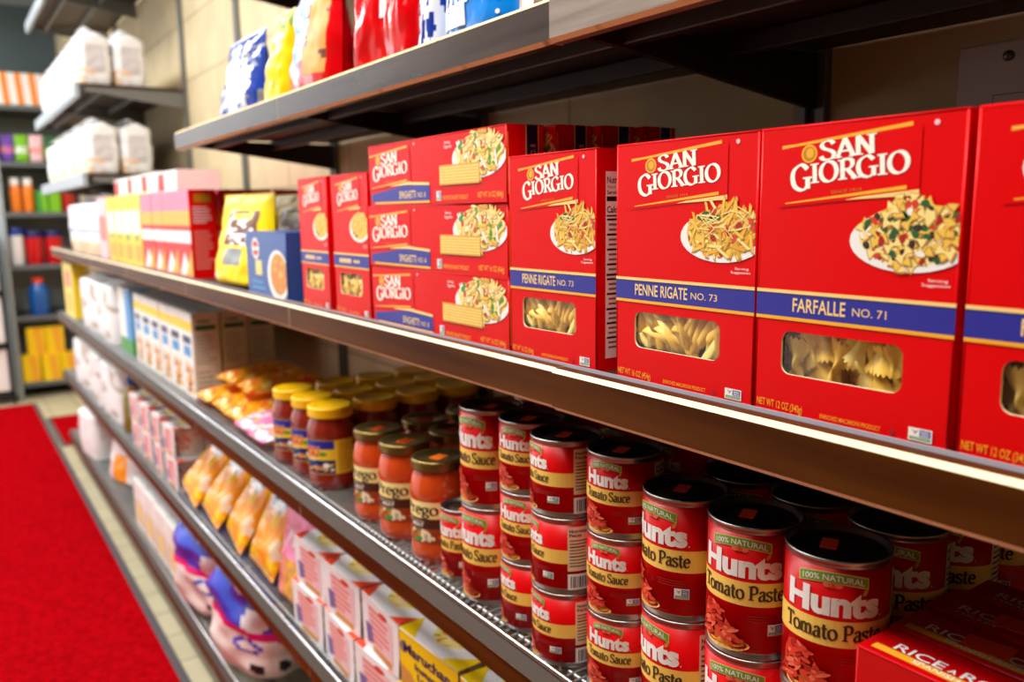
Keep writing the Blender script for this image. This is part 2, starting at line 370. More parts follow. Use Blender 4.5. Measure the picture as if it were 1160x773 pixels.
# ceiling fluorescent fixtures; the last one is added to light the far walls
M('lamp_white', (240, 240, 240), .5)
for i, (x, y, p) in enumerate(LAMPS):
    t = thing('fluorescent_fixture', ['fluorescent ceiling fixture over the near end of the aisle', 'second fluorescent ceiling fixture along the aisle', 'third fluorescent ceiling fixture along the aisle', 'fluorescent ceiling fixture at the far end of the aisle', 'unseen ceiling fixture added to light the far left walls'][i], 'ceiling lamp')
    mb = MB(); mb.box(x-.28, x+.28, y-.64, y+.64, CEIL-.07, CEIL, 'lamp_white', .01); mb.build('housing', t)

# ------------------------------------------------------------------ shelving
def fascia(parent, y0, y1, top, bot, body, edge, dx=0):
    """front board with small worn chamfers on its long edges"""
    mb = MB(); c = .0035; x0, x1 = XF+dx, XF+dx+.014
    pr = [(x0, bot+c), (x0, top-c), (x0+c, top), (x1, top), (x1, bot), (x0+c, bot)]
    ms = [body, edge, body, body, body, edge]
    n = max(2, int((y1-y0)/.02))
    for k in range(6):
        a, b = pr[k], pr[(k+1) % 6]
        mb.face([(a[0], y0, a[1]), (a[0], y1, a[1]), (b[0], y1, b[1]), (b[0], y0, b[1])][::-1], ms[k])
    mb.face([(p[0], y0, p[1]) for p in pr], edge); mb.face([(p[0], y1, p[1]) for p in pr][::-1], body)
    return mb.build('fascia_board', parent)
def bracket(parent, Y, z, mat='dark_metal'):
    mb = MB(); t = .004
    pr = [(XF+.03, z-.012), (XW-.012, z-.012), (XW-.012, z-.068), (XF+.075, z-.03), (XF+.03, z-.026)]
    mb.face([(x, Y-t, q) for x, q in pr], mat); mb.face([(x, Y+t, q) for x, q in pr][::-1], mat)
    for k in range(5):
        a, b = pr[k], pr[(k+1) % 5]; mb.face([(a[0], Y-t, a[1]), (a[0], Y+t, a[1]), (b[0], Y+t, b[1]), (b[0], Y-t, b[1])], mat)
    return mb.build('bracket', parent)
def wire_deck(parent, y0, y1, z, mat='wire', pitch=.0115):
    mb = MB(); n = int((y1-y0)/pitch); r = .0016; x0, x1 = XF+.016, XW-.014
    for i in range(n):
        y = y0+pitch*(i+.5)
        vs = [(x, y+r*c, z-r+r*s) for x in (x0, x1) for c, s in ((-1, 0), (0, 1), (1, 0), (0, -1))]
        mb.mesh(vs, [(k, (k+1) % 4, 4+(k+1) % 4, 4+k) for k in range(4)], mat, True)
    for x in (x0+.01, x0+.12, x0+.22, x1-.01): mb.tube([(x, y0, z-2.6*r), (x, y1, z-2.6*r)], .003, mat)
    return mb.build('wire_deck', parent)
def solid_deck(parent, y0, y1, z, mat='deck_dark'):
    mb = MB(); mb.box(XF+.0142, XW-.012, y0, y1, z-.010, z, mat); return mb.build('shelf_deck', parent)
J = [-.12, .571, 1.236, 1.878, 2.555, 3.22, 3.80, 4.40]
def shelf(label, z, joints, top, bot, kind='wire', body='fascia_laminate', edge='fascia_worn_edge', first=None, rail=False, bm='dark_metal'):
    t = thing('store_shelf', label, 'shelf')
    for i in range(len(joints)-1):
        a, b = joints[i]+.0012, joints[i+1]-.0012
        fascia(t, a, b, top, bot, first if (i == 0 and first) else body, edge, -.0025 if i == 0 else 0)
    (wire_deck if kind == 'wire' else solid_deck)(t, joints[0], joints[-1], z)
    for y in joints: bracket(t, min(max(y, joints[0]+.006), joints[-1]-.006), z-.001, bm)
    mb = MB()
    for x in (XF+.075, XF+.20): mb.box(x, x+.012, joints[0]+.01, joints[-1]-.01, z-.030, z-.0105, bm, .002)
    mb.build('support_bar', t)
    if rail:
        mb = MB(); mb.mesh([(XF-.003, y, top+.0005) for y in (joints[0], joints[-1])]+[(XF+.010, y, z-.001) for y in (joints[0], joints[-1])], [(0, 2, 3, 1)], 'rail_dark')
        mb.tube([(XF+.010, joints[0], z+.0005), (XF+.010, joints[-1], z+.0005)], .003, 'chrome', 10)
        mb.build('front_rail', t)
    return t
shelf('upper shelf at the top of the picture with only its dark underside showing', S0, J[:4], S0+.002, S0-.036, 'solid', body='fascia_worn')
shelf('brown shelf carrying the snack bags above the pasta boxes', S1, J[:4], S1+.002, S1-.035, 'solid', 'fascia_worn', 'fascia_worn_edge', first='fascia_grey_tan')
s2 = shelf('brown fronted shelf carrying the pasta boxes', S2, J, S2+.001, S2-.036, 'solid', 'fascia_laminate', 'fascia_cream_edge')
mb = MB(); mb.box(XF+.0155, XF+.0165, J[0], J[-1], S2, S2+.003, 'clear_strip'); mb.build('clear_edge_strip', s2)
shelf('wire shelf with chrome front rail carrying the tomato cans and sauce jars', S3, J, S3-.014, S3-.044, 'wire', rail=True, edge='fascia_cream_edge')
shelf('wire shelf with chrome front rail carrying the noodle cups and orange bags', S4, J, S4-.012, S4-.042, 'wire', rail=True)
t5 = shelf('lowest wire shelf just above the tiled floor', S5, J, S5-.012, S5-.050, 'wire', rail=True)
FJ = [3.19, 3.87, 4.55]
M('fascia_grey', (170, 180, 186), .35, .3); MATS['fascia_grey2'] = MATS['fascia_grey']
far_lo = shelf('short grey shelf of the far bay carrying the lower row of white flour bags', 1.278, FJ, 1.28, 1.235, 'solid', 'fascia_grey', 'fascia_grey', bm='post_grey')
far_hi = shelf('short grey shelf of the far bay carrying the upper row of white flour bags', 1.574, FJ, 1.576, 1.530, 'solid', 'fascia_grey', 'fascia_grey', bm='post_grey')
far_top = shelf('empty grey shelf near the ceiling over the far bay', 2.01, FJ, 2.012, 1.966, 'solid', 'fascia_grey', 'fascia_grey', bm='post_grey')
# slotted uprights against the wall
for y, lab in ((-.03, 'slotted grey upright near the grey wall plate'), (.575, 'slotted upright on the wall behind the two large pasta boxes'), (1.236, 'slotted upright on the wall behind the stacked spaghetti boxes'), (1.878, 'slotted upright on the wall at the left end of the snack bag shelf'),
               (2.555, 'grey upright on the cream wall left of the snack bag shelf end'), (3.20, 'tall grey upright on the cream wall at the near end of the far bay'), (4.40, 'grey upright on the wall inside the far bay')):
    top = 2.3 if y > 2 else 2.0
    mb = MB(); x1 = XW; x0 = XW-.011; w_ = .017
    mb.box(x0, x1, y-w_, y-w_*.35, 0, top, 'post_grey', .001); mb.box(x0, x1, y+w_*.35, y+w_, 0, top, 'post_grey', .001); mb.box(x0+.006, x1, y-w_*.35, y+w_*.35, 0, top, 'dark_metal')
    tag(mb.build('shelf_upright'), lab, 'upright', 'wall uprights of the shelving')
# grey electrical plate on the wall
t = thing('electrical_plate', 'grey metal electrical cover plate with a screw on the wall above the right pasta box', 'wall plate')
mb = MB(); mb.box(XW-.022, XW-.002, .27, .4135, 1.13-.02, 1.13+.137, 'plate_grey', .002)
for a in ((.296, .0006), ):
    d = Decal(mb, lambda u, v, l: (XW-.022-l, .4135-u, 1.13-.02+v))
    for r in ((.032, .112, .12, .1128), (.032, .02, .0328, .112)): d.rect(*r, 'grey_text', 3)
mb.build('cover_plate', t)
mb = MB(); mb.lathe([(.0045, 0), (.0045, .0015), (.0038, .0022), (0, .0022)], 'screw', 20); mb.box(-.0042, .0042, -.0005, .0005, .0022, .0024, 'black')
o = mb.build('screw', t); o.location = (XW-.022, .3705, 1.13+.124); o.rotation_euler = (0, -pi/2, 0)

# ------------------------------------------------------------------ pasta cartons
def rrect(u0, v0, u1, v1, r, n=5):
    P = []
    for cu, cv, a0 in ((u1-r, v1-r, 0), (u0+r, v1-r, 90), (u0+r, v0+r, 180), (u1-r, v0+r, 270)):
        for k in range(n+1): a = radians(a0+90*k/n); P.append((cu+r*cos(a), cv+r*sin(a)))
    return P
def holed(mb, W0, W1, H0, H1, hole, y, depth, mat, edge):
    """front panel (plane y) with a rounded window cut through it"""
    bm = bmesh.new()
    o = [bm.verts.new((x, y, z)) for x, z in ((W0, H0), (W1, H0), (W1, H1), (W0, H1))]
    h = [bm.verts.new((x, y, z)) for x, z in hole]
    E = [bm.edges.new((o[i-1], o[i])) for i in range(4)]+[bm.edges.new((h[i-1], h[i])) for i in range(len(h))]
    bmesh.ops.triangle_fill(bm, use_beauty=True, use_dissolve=False, edges=E, normal=(0, -1, 0))
    bm.verts.index_update()
    mb.mesh([v.co[:] for v in bm.verts], [[v.index for v in f.verts] for f in bm.faces], mat); bm.free()
    n = len(hole)
    for i in range(n):
        a, b = hole[i-1], hole[i]; mb.face([(a[0], y, a[1]), (b[0], y, b[1]), (b[0], y+.0016, b[1]), (a[0], y+.0016, a[1])], edge)
def plate(d, cu, cv, ru, rv, kind, clip, seed, l0=2):
    """picture of a plate of pasta printed on the carton"""
    R = random.Random(seed); old = d.clip; d.clip = clip
    d.ellipse(cu, cv-rv*.10, ru, rv*.84, 'white', l0, 32)
    base = {'farfalle': 'pasta_pale', 'penne': 'pasta', 'spag': 'pasta_pale', 'rot': 'pasta'}[kind]
    d.ellipse(cu+ru*.03, cv+rv*.05, ru*.87, rv*.80, base, l0+1, 28)
    n = {'farfalle': 150, 'penne': 110, 'spag': 110, 'rot': 70}[kind]
    for i in range(n):
        a = R.uniform(0, 2*pi); q = sqrt(R.random()); u = cu+ru*.03+q*cos(a)*ru*.82; v = cv+rv*.1+q*sin(a)*rv*.84; rot = R.uniform(0, pi); s = ru*.13
        if kind == 'farfalle':
            c = R.choice(['pasta_pale', 'pasta', 'pasta_pale', 'olive', 'olive', 'dkgreen', 'tomato', 'tomato_dark', 'pasta', 'white', 'pasta_pale'])
        elif kind == 'penne': c = R.choice(['pasta', 'pasta2', 'tomato', 'tomato_dark', 'pasta', 'gold', 'pasta_pale'])
        elif kind == 'spag': c = R.choice(['pasta_pale', 'pasta', 'white', 'pasta_pale', 'green', 'tomato', 'pasta2', 'pasta_pale'])
        else: c = R.choice(['pasta', 'gold', 'gold_pale', 'yellow_pale', 'dkgreen' if i % 5 == 0 else 'gold'])
        L = l0+2+i*.05
        cr, sr = cos(rot), sin(rot)
        if c in ('pasta', 'pasta2', 'pasta_pale', 'gold') and kind in ('farfalle',):
            P = [(-1, -.7), (-.2, -.16), (.2, -.16), (1, -.7), (1.05, 0), (1, .7), (.2, .16), (-.2, .16), (-1, .7), (-1.05, 0)]
            P = [(x*s, y*s*.9) for x, y in P]
        elif c in ('pasta', 'pasta2', 'pasta_pale', 'gold', 'white') and kind in ('penne', 'spag'):
            P = [(-1.5, -.26), (1.2, -.26), (1.6, .26), (-1.1, .26)]; P = [(x*s*.9, y*s*.8) for x, y in P]
        elif c == 'olive': P = [(s*.55*cos(k*pi/5), s*.42*sin(k*pi/5)) for k in range(10)]
        else: P = [(s*.62*cos(k*pi/4)*R.uniform(.7, 1.2), s*.45*sin(k*pi/4)*R.uniform(.7, 1.2)) for k in range(8)]
        if c in ('pasta', 'pasta2', 'pasta_pale', 'gold', 'gold_pale', 'yellow_pale', 'white'): d.poly([(u+(x*cr-y*sr)*1.14+s*.06, v+(x*sr+y*cr)*1.14-s*.08) for x, y in P], 'pasta_edge', L-.02)
        d.poly([(u+x*cr-y*sr, v+x*sr+y*cr) for x, y in P], c, L)
        if c == 'olive': d.poly([(u+s*.2*cos(k*pi/4), v+s*.14*sin(k*pi/4)) for k in range(8)], 'brown_text', L+.1)
    if kind in ('farfalle', 'penne'):
        for i in range(5): d.ellipse(cu-ru*.5+R.uniform(0, ru*.5), cv+rv*.55+R.uniform(-.1, .12)*rv, ru*.10, rv*.09, 'dkgreen', l0+9, 8)
    if kind == 'penne':
        for i in range(26):
            u, v = cu+R.uniform(-.45, .55)*ru, cv+R.uniform(0, .75)*rv; a = R.uniform(-.8, .9); s = ru*.15
            d.poly([(u-s*cos(a), v-s*sin(a)), (u+s*cos(a), v+s*sin(a)), (u+s*cos(a), v+s*sin(a)+ru*.022), (u-s*cos(a), v-s*sin(a)+ru*.022)], 'pasta_pale', l0+10+i*.02)
    d.clip = old
def brand(d, W, H, ox, oy, tilt=.06):
    """slanted banner with the maker's name; ox, oy lower left corner, W,H its size"""
    def P(a, b): return (ox+a*W, oy+b*H+a*W*tilt*.9)
    d.poly([P(-.02, -.02), P(1, .03), P(1, 1.0), P(-.02, .96)], 'carton_red', 1)
    d.poly([P(0, .93), P(.22, .955), P(.23, .985), P(0, .985)], 'gold_pale', 2); d.poly([P(.0, .935), P(.94, 1.0), P(.94, 1.06), P(.0, .975)], 'gold', 3)
    d.poly([P(.04, .03), P(.92, .10), P(.92, .16), P(.04, .05)], 'gold', 3); d.poly([P(.5, .02), P(1, .0), P(1, .085), P(.6, .05)], 'gold_pale', 2)
    r = tilt*1.15
    u, v = P(.31, .67); d.serif('SAN', u, v, H*.29, 'carton_edge', W*.40, r, 3, .20, .08, grow=.02); d.serif('SAN', u, v, H*.29, 'logo_white', W*.40, r, 6, .20, .08)
    u, v = P(.09, .235)
    for m_, L, g in (('carton_edge', 3, .02), ('logo_white', 6, 0)):
        d.serif('G', u, v, H*.40, m_, W*.165, r, L, .20, .09, grow=g); d.serif('IORGIO', u+W*.155, v+H*.085+W*.155*r, H*.31, m_, W*.70, r, L, .20, .09, grow=g)
    u, v = P(.22, .80); d.ellipse(u, v, W*.062, H*.145, 'gold', 3, 20); d.ellipse(u, v, W*.048, H*.115, 'gold_dark', 4, 18); d.ellipse(u+W*.006, v+H*.01, W*.03, H*.08, 'gold', 5, 12)
    u, v = P(.40, .135); d.text('SINCE 1914', u, v, H*.045, 'gold_dark', W*.22, .0, r, 4)
def gmo(d, u, v, w_, h):
    d.rect(u, v, u+w_, v+h, 'white', 2); d.rect(u+w_*.48, v+h*.38, u+w_*.94, v+h*.9, 'blue', 3); d.rect(u+w_*.06, v+h*.08, u+w_*.94, v+h*.32, 'green', 3)
    d.poly([(u+w_*.12, v+h*.9), (u+w_*.3, v+h*.5), (u+w_*.44, v+h*.9), (u+w_*.3, v+h*.72)], 'sky', 3); d.ellipse(u+w_*.28, v+h*.7, w_*.07, h*.1, 'orange', 4, 8)
    for i in range(3): d.rect(u+w_*.53, v+h*(.46+.14*i), u+w_*.88, v+h*(.52+.14*i), 'white', 4)
    d.text('VERIFIED', u+w_*.1, v+h*.13, h*.13, 'white', w_*.78, 0, 0, 4)
def nutrition(d, u0, v0, u1, v1, big=True):
    d.rect(u0, v0, u1, v1, 'white', 1); W = u1-u0; H = v1-v0; R = random.Random(2)
    d.text('Nutrition Facts', u0+W*.04, v1-H*.060, H*.034, 'black', W*.92, .02, 0, 2)
    d.text('About 8 servings', u0+W*.04, v1-H*.088, H*.018, 'grey_text', W*.7, 0, 0, 2); d.text('Serving size', u0+W*.04, v1-H*.118, H*.02, 'black', W*.6, .02, 0, 2)
    d.rect(u0+W*.03, v1-H*.155, u1-W*.03, v1-H*.130, 'black', 2); d.text('Calories', u0+W*.04, v1-H*.215, H*.034, 'black', W*.55, .02, 0, 2)
    d.rect(u0+W*.03, v1-H*.236, u1-W*.03, v1-H*.228, 'black', 2)
    v = v1-H*.26; i = 0
    while v > v0+H*.03:
        if i in (11, 18): d.rect(u0+W*.03, v, u1-W*.03, v+H*.012, 'black', 2)
        else: d.rect(u0+W*(.04 if i % 3 == 0 else .09), v+H*.003, u0+W*R.uniform(.5, .9), v+H*.014, 'black' if i % 3 == 0 else 'grey_text', 2)
        v -= H*.0265; i += 1
def penne_pile(mb, u0, v0, u1, v1, y, n, seed, r=.0042, ln=.036, a0=-.95, spread=.5):
    R = random.Random(seed)
    for i in range(n):
        cu, cv = R.uniform(u0, u1), R.uniform(v0, v1); a = (a0 if cu < u0+(u1-u0)*.6 or a0 > 0 else -a0)+R.gauss(0, spread*.6); L = ln*R.uniform(.42, .5); yy = y+r+.0005+R.random()*.0045
        ax = Vector((cos(a), R.uniform(-.12, .12), sin(a))).normalized(); s = ax.cross(Vector((0, 1, 0))).normalized(); q = ax.cross(s); N = 14; vs = []
        for e in (-1, 1):
            for k in range(N):
                t = 2*pi*k/N; rr = r*(1+.05*(k % 2)); vs.append(Vector((cu, yy, cv))+ax*(e*L+.9*r*cos(t))+s*(rr*cos(t))+q*(rr*sin(t)))
        for e in (-1, 1):
            for k in range(N):
                t = 2*pi*k/N; rr = r*.72; vs.append(Vector((cu, yy, cv))+ax*(e*L+.9*r*cos(t)*.72)+s*(rr*cos(t))+q*(rr*sin(t)))
        fs = [(k, (k+1) % N, N+(k+1) % N, N+k) for k in range(N)]+[(2*N+k, 3*N+k, 3*N+(k+1) % N, 2*N+(k+1) % N) for k in range(N)]
        fs += [(k, 2*N+k, 2*N+(k+1) % N, (k+1) % N) for k in range(N)]+[(N+k, N+(k+1) % N, 3*N+(k+1) % N, 3*N+k) for k in range(N)]
        vs = [(min(max(v.x, u0-.010), u1+.010), max(v.y, y+.0004), min(max(v.z, v0-.010), v1+.010)) for v in vs]
        mb.mesh(vs, fs, 'noodle' if i % 3 else 'noodle2', True)
def farfalle_pile(mb, u0, v0, u1, v1, y, n, seed, s=.0145):
    R = random.Random(seed); nu, nv = 14, 14
    cols = 6; n = 26
    for i in range(n):
        front = i < 12; row = (i//cols) % 2; cu = u0+(u1-u0)*((i % cols)+.5+(.4 if row else 0)+R.uniform(-.2, .2))/cols; cv = v0+(v1-v0)*((.30, .92, .60)[row if front else 2]+R.uniform(-.12, .12)); a = pi/2+R.uniform(-.65, .65); yy = y+(.0062 if front else .0125)+R.random()*.002; tl = R.uniform(-.5, .5)
        vs = []
        for j in range(nv+1):
            q = j/nv*2-1
            for k in range(nu+1):
                p = k/nu*2-1
                wd = .16+.84*min(1, abs(p)*1.15)**1.1; x = p*s*1.25; z = q*s*.82*wd
                if k in (0, nu): x += (.0012 if j % 2 else -.0012)*(1 if p > 0 else -1)
                dep = -.0045*math.exp(-(p/.25)**2)*cos(q*2.6)-.0022*sin(q*3.0+(1 if p > 0 else 2))*min(1, abs(p)*1.2)+p*tl*.006
                X = cu+x*cos(a)-z*sin(a); Z = cv+x*sin(a)+z*cos(a); vs.append((min(max(X, u0-.012), u1+.012), max(yy+dep, y+.0004), min(max(Z, v0-.012), v1+.012)))
        fs = [(j*(nu+1)+k, j*(nu+1)+k+1, (j+1)*(nu+1)+k+1, (j+1)*(nu+1)+k) for j in range(nv) for k in range(nu)]
        mb.mesh(vs, fs, 'noodle2' if i % 3 == 0 else 'noodle', True)
m = bpy.data.materials.new('window_film'); m.use_nodes = True; nt = m.node_tree; nt.nodes.remove(nt.nodes['Principled BSDF'])
tr = nt.nodes.new('ShaderNodeBsdfTransparent'); gl = nt.nodes.new('ShaderNodeBsdfGlossy'); gl.inputs['Roughness'].default_value = .06; mx = nt.nodes.new('ShaderNodeMixShader'); mx.inputs[0].default_value = .07
nt.links.new(tr.outputs[0], mx.inputs[1]); nt.links.new(gl.outputs[0], mx.inputs[2]); nt.links.new(mx.outputs[0], nt.nodes['Material Output'].inputs[0]); MATS['window_film'] = m

def carton_shell(mb, W, H, D, hole=None, mat='carton_red', bend=.0):
    a = W/2
    vs = lambda *p: [q for q in p]
    if hole: holed(mb, -a, a, 0, H, hole, 0, D, mat, 'cream')
    else: mb.face([(-a, 0, 0), (a, 0, 0), (a, 0, H), (-a, 0, H)], mat)
    mb.face([(a, 0, 0), (a, D, 0), (a, D, H), (a, 0, H)], mat); mb.face([(-a, D, 0), (-a, 0, 0), (-a, 0, H), (-a, D, H)], mat)
    mb.face([(a, D, 0), (-a, D, 0), (-a, D, H), (a, D, H)], mat); mb.face([(-a, 0, 0), (-a, D, 0), (a, D, 0), (a, 0, 0)], mat)
    # top: two closing flaps, the outer one a card thickness above the inner one
    mb.face([(-a, 0, H), (a, 0, H), (a, D, H), (-a, D, H)], mat)
    mb.box(-a, a, D*.08, D, H-.0002, H+.0005, mat)
    # rounded score edges along the front
    mb.tube([(-a, .0006, H-.0006), (a, .0006, H-.0006)], .0010, mat); mb.tube([(a-.0006, .0006, .0012), (a-.0006, .0006, H-.001)], .0010, mat); mb.tube([(-a+.0006, .0006, .0012), (-a+.0006, .0006, H-.001)], .0010, mat)
def pasta_box(W, H, D, kind, name, no, net, label, group):
    t = thing('pasta_box', label, 'pasta box', group)
    win = (-W/2+.155*W, .155*H, -W/2+.785*W, .307*H)
    mb = MB(); carton_shell(mb, W, H, D, rrect(*win, .0065))
    mb.face([(win[0]-.02, .022, win[1]-.02), (win[2]+.02, .022, win[1]-.02), (win[2]+.02, .022, win[3]+.02), (win[0]-.02, .022, win[3]+.02)], 'inner')
    d = Decal(mb, lambda u, v, l: (u-W/2, -.0004-l, v))
    U = lambda f: f*W; V = lambda f: f*H
    d.rect(0, V(.352), W, V(.446), 'blue', 1); d.rect(0, V(.438), W, V(.450), 'gold_pale', 2); d.rect(0, V(.345), W, V(.357), 'gold', 2); d.rect(0, V(.4335), W, V(.438), 'navy', 2)
    brand(d, U(.69), V(.205), U(.125), V(.735))
    plate(d, U(.78), V(.637), U(.275), V(.113), kind, W-.0008, 5)
    d.text('Serving', U(.985), V(.540), V(.0085), 'white', U(.085), .0, 0, 2, 'c') if False else d.text('Serving', U(.875), V(.508), V(.009), 'white', U(.085), .0, 0, 2)
    d.text('Suggestion', U(.85), V(.494), V(.009), 'white', U(.12), .0, 0, 2)
    if name:
        d.text(name, U(.16 if kind == 'penne' else .215), V(.378), V(.046), 'gold_pale', U(.40 if kind == 'penne' else .285), .012, 0, 3)
        d.text(no, U(.585 if kind == 'penne' else .535), V(.383), V(.026), 'gold_pale', U(.18 if kind == 'penne' else .165), .0, 0, 3)
    else:
        for i in range(5): d.rect(U(.17+.07*i), V(.382), U(.225+.07*i), V(.412), 'gold_pale', 3)
        for i in range(3): d.rect(U(.58+.06*i), V(.386), U(.62+.06*i), V(.406), 'gold_pale', 3)
    d.text(net, U(.02), V(.030), V(.026), 'gold', U(.27), .006, -.02, 2)
    d.text('ENRICHED MACARONI PRODUCT', U(.39), V(.026), V(.015), 'gold', U(.31), .004, 0, 2)
    st = [(U(.755)+U(.018)*(1 if k % 2 else .45)*cos(k*pi/5+.3), V(.032)+U(.018)*(1 if k % 2 else .45)*sin(k*pi/5+.3)) for k in range(10)]; d.poly(st, 'carton_edge', 2)
    gmo(d, U(.83), V(.022), U(.105), V(.04)); d.ellipse(U(.875), V(.968), U(.012), U(.012), 'pink_pale', 2, 14)
    # nutrition panel on the right end
    e = Decal(mb, lambda u, v, l: (W/2+.0004+l, u, v)); nutrition(e, D*.2, H*.06, D*.95, H*.90)
    mb.build('carton', t)
    mb = MB()
    if kind == 'farfalle': farfalle_pile(mb, *win, .002, 44, 4)
    elif kind == 'penne': penne_pile(mb, *win, .002, 42, 8)
    else: penne_pile(mb, *win, .002, 46, 9, .0038, .02, .4, 1.2)
    o = mb.build('pasta', t); o['kind'] = 'stuff'
    mb = MB(); mb.face([(win[0]-.003, .0017, win[1]-.003), (win[2]+.003, .0017, win[1]-.003), (win[2]+.003, .0017, win[3]+.003), (win[0]-.003, .0017, win[3]+.003)], 'window_film'); mb.build('window_film', t)
    return t
XB = .449
fa = pasta_box(.133, .1865, .054, 'farfalle', 'FARFALLE', 'NO. 71', 'NET WT 12 OZ (340g)', 'red bow tie pasta box fully in view, beside the penne box', 'bow tie pasta boxes')
put(fa, XB, .3005, S2)
f2 = dup(fa, 'red bow tie pasta box cut off by the right edge of the picture'); put(f2, XB, .1625, S2)
pe = pasta_box(.139, .1865, .050, 'penne', 'PENNE RIGATE', 'NO. 73', 'NET WT 16 OZ (454g)', 'red penne box touching the bow tie box', 'penne boxes')
put(pe, XB, .4385, S2)
p2 = dup(pe, 'red penne box showing its nutrition panel, beside the stacked spaghetti boxes'); put(p2, XB, .5965, S2, .02); p2.scale = (.885, 1, 1)
ro = pasta_box(.112, .1875, .045, 'rot', None, None, 'NET WT 16 OZ (454g)', 'narrow red pasta box touching the spaghetti stack', 'narrow red pasta boxes with round bowl picture')
put(ro, XB, 1.033, S2)
r2 = dup(ro, 'narrow red pasta box beside the small blue box'); put(r2, XB, 1.162, S2, -.02)

def spaghetti_box():
    W, H, D = .306, .0718, .043
    t = thing('spaghetti_box', 'x', 'spaghetti box', 'stacked spaghetti boxes')
    win = (-W/2+.59*W, .30*H, -W/2+.84*W, .53*H)
    mb = MB(); carton_shell(mb, W, H, D, rrect(*win, .003))
    mb.face([(win[0]-.01, .012, win[1]-.008), (win[2]+.01, .012, win[1]-.008), (win[2]+.01, .012, win[3]+.008), (win[0]-.01, .012, win[3]+.008)], 'inner')
    d = Decal(mb, lambda u, v, l: (u-W/2, -.0004-l, v))
    brand(d, .35*W, .58*H, .01*W, .27*H, .035)
    d.poly([(.02*W, .06*H), (.505*W, .06*H), (.505*W, .29*H), (.3*W, .31*H), (.02*W, .19*H)], 'blue', 2)
    d.poly([(.30*W, .32*H), (.505*W, .29*H), (.505*W, .33*H), (.33*W, .36*H)], 'gold_pale', 3); d.rect(.05*W, .025*H, .505*W, .06*H, 'gold', 3)
    d.text('SPAGHETTI', .265*W, .105*H, .115*H, 'gold_pale', .135*W, .01, 0, 4); d.text('NO. 8', .415*W, .115*H, .075*H, 'gold_pale', .06*W, 0, 0, 4)
    d.vc = H-.001; plate(d, .835*W, .66*H, .165*W, .34*H, 'spag', W-.0008, 6, 1); d.vc = None
    # the window sits in front of the plate picture
    d.poly([(win[0]+W/2-.002, win[1]-.002), (win[2]+W/2+.002, win[1]-.002), (win[2]+W/2+.002, win[3]+.002), (win[0]+W/2-.002, win[3]+.002)], 'pasta2', 14)
    n = 11
    for i in range(n):
        v = win[1]+(win[3]-win[1])*(i+.5)/n; d.rect(win[0]+W/2-.001, v-.0006, win[2]+W/2+.001, v+.0004, 'pasta' if i % 2 else 'pasta_pale', 15)
    gmo(d, .555*W, .05*H, .033*W, .14*H)
    d.text('ENRICHED SPAGHETTI PRODUCT', .60*W, .06*H, .06*H, 'gold', .17*W, .004, 0, 2); d.text('NET WT 16 OZ (454g)', .83*W, .075*H, .075*H, 'gold', .15*W, .006, 0, 2)
    d.text('Serving', .62*W, .86*H, .045*H, 'white', .04*W, 0, 0, 2); d.text('Suggestion', .615*W, .80*H, .045*H, 'white', .055*W, 0, 0, 2)
    d.ellipse(.395*W, .93*H, .0016, .0016, 'pink_pale', 2, 12)
    e = Decal(mb, lambda u, v, l: (W/2+.0004+l, u, v))
    e.rect(D*.50, 0, D*.86, H, 'gold_pale', 1); e.rect(D*.53, 0, D*.83, H, 'navy', 2); e.text('SPAGHETTI NO. 8', D*.77, H*.15, D*.14, 'gold_pale', H*.6, .0, pi/2, 3)
    e.rect(D*.02, H*.1, D*.04, H*.9, 'gold', 1)
    # plate picture folded round onto the top panel's front strip
    mb.build('carton', t)
    return t
sp = Proto(spaghetti_box())
for c in range(4):
    for r in range(3):
        n = ['bottom', 'middle', 'top'][r]; cn = ['front', 'second', 'third', 'rearmost'][c]
        o = sp.get('%s spaghetti box lying in the %s column of the stack' % (n, cn) if c else '%s box of the three spaghetti boxes stacked at the shelf front' % n)
        off = [0, .002, -.001][r]
        put(o, XB+.046*c, .816-.011*c-(.004 if c else 0)+off, S2+.0726*r, (0, .008, -.006)[r] if c == 0 else 0)

# small blue pasta box
def blue_box():
    W, H, D = .2, .108, .06; t = thing('pasta_box', 'small blue pasta box with a bowl picture beside the yellow bags', 'pasta box')
    mb = MB(); carton_shell(mb, W, H, D, None, 'box_blue'); d = Decal(mb, lambda u, v, l: (u-W/2, -.0004-l, v))
    d.ellipse(.26*W, .74*H, .095*W, .17*H, 'white', 1, 20); d.ellipse(.26*W, .74*H, .07*W, .12*H, 'carton_red', 2, 16)
    d.rect(.17*W, .71*H, .35*W, .77*H, 'white', 3); d.rect(.24*W, .33*H, .40*W, .56*H, 'pasta_pale', 1); d.lines(.12*W, .08*H, .55*W, .26*H, 2, 'sky', 1)
    d.clip = W-.001; d.ellipse(.80*W, .36*H, .25*W, .38*H, 'white', 2, 28); d.ellipse(.82*W, .38*H, .20*W, .31*H, 'chip', 3, 24); R = random.Random(4)
    for i in range(50):
        a = R.uniform(0, 6.28); q = sqrt(R.random()); d.ellipse(.82*W+q*cos(a)*.18*W, .38*H+q*sin(a)*.27*H, .03*W, .03*H, R.choice(['salmon', 'tomato_light', 'pasta', 'chip', 'orange']), 4+i*.05, 7, R.random()*3)
    mb.build('carton', t); return t
M('box_blue', (40, 84, 160), .4, coat=.2)
put(blue_box(), XB, 1.385, S2, .0)

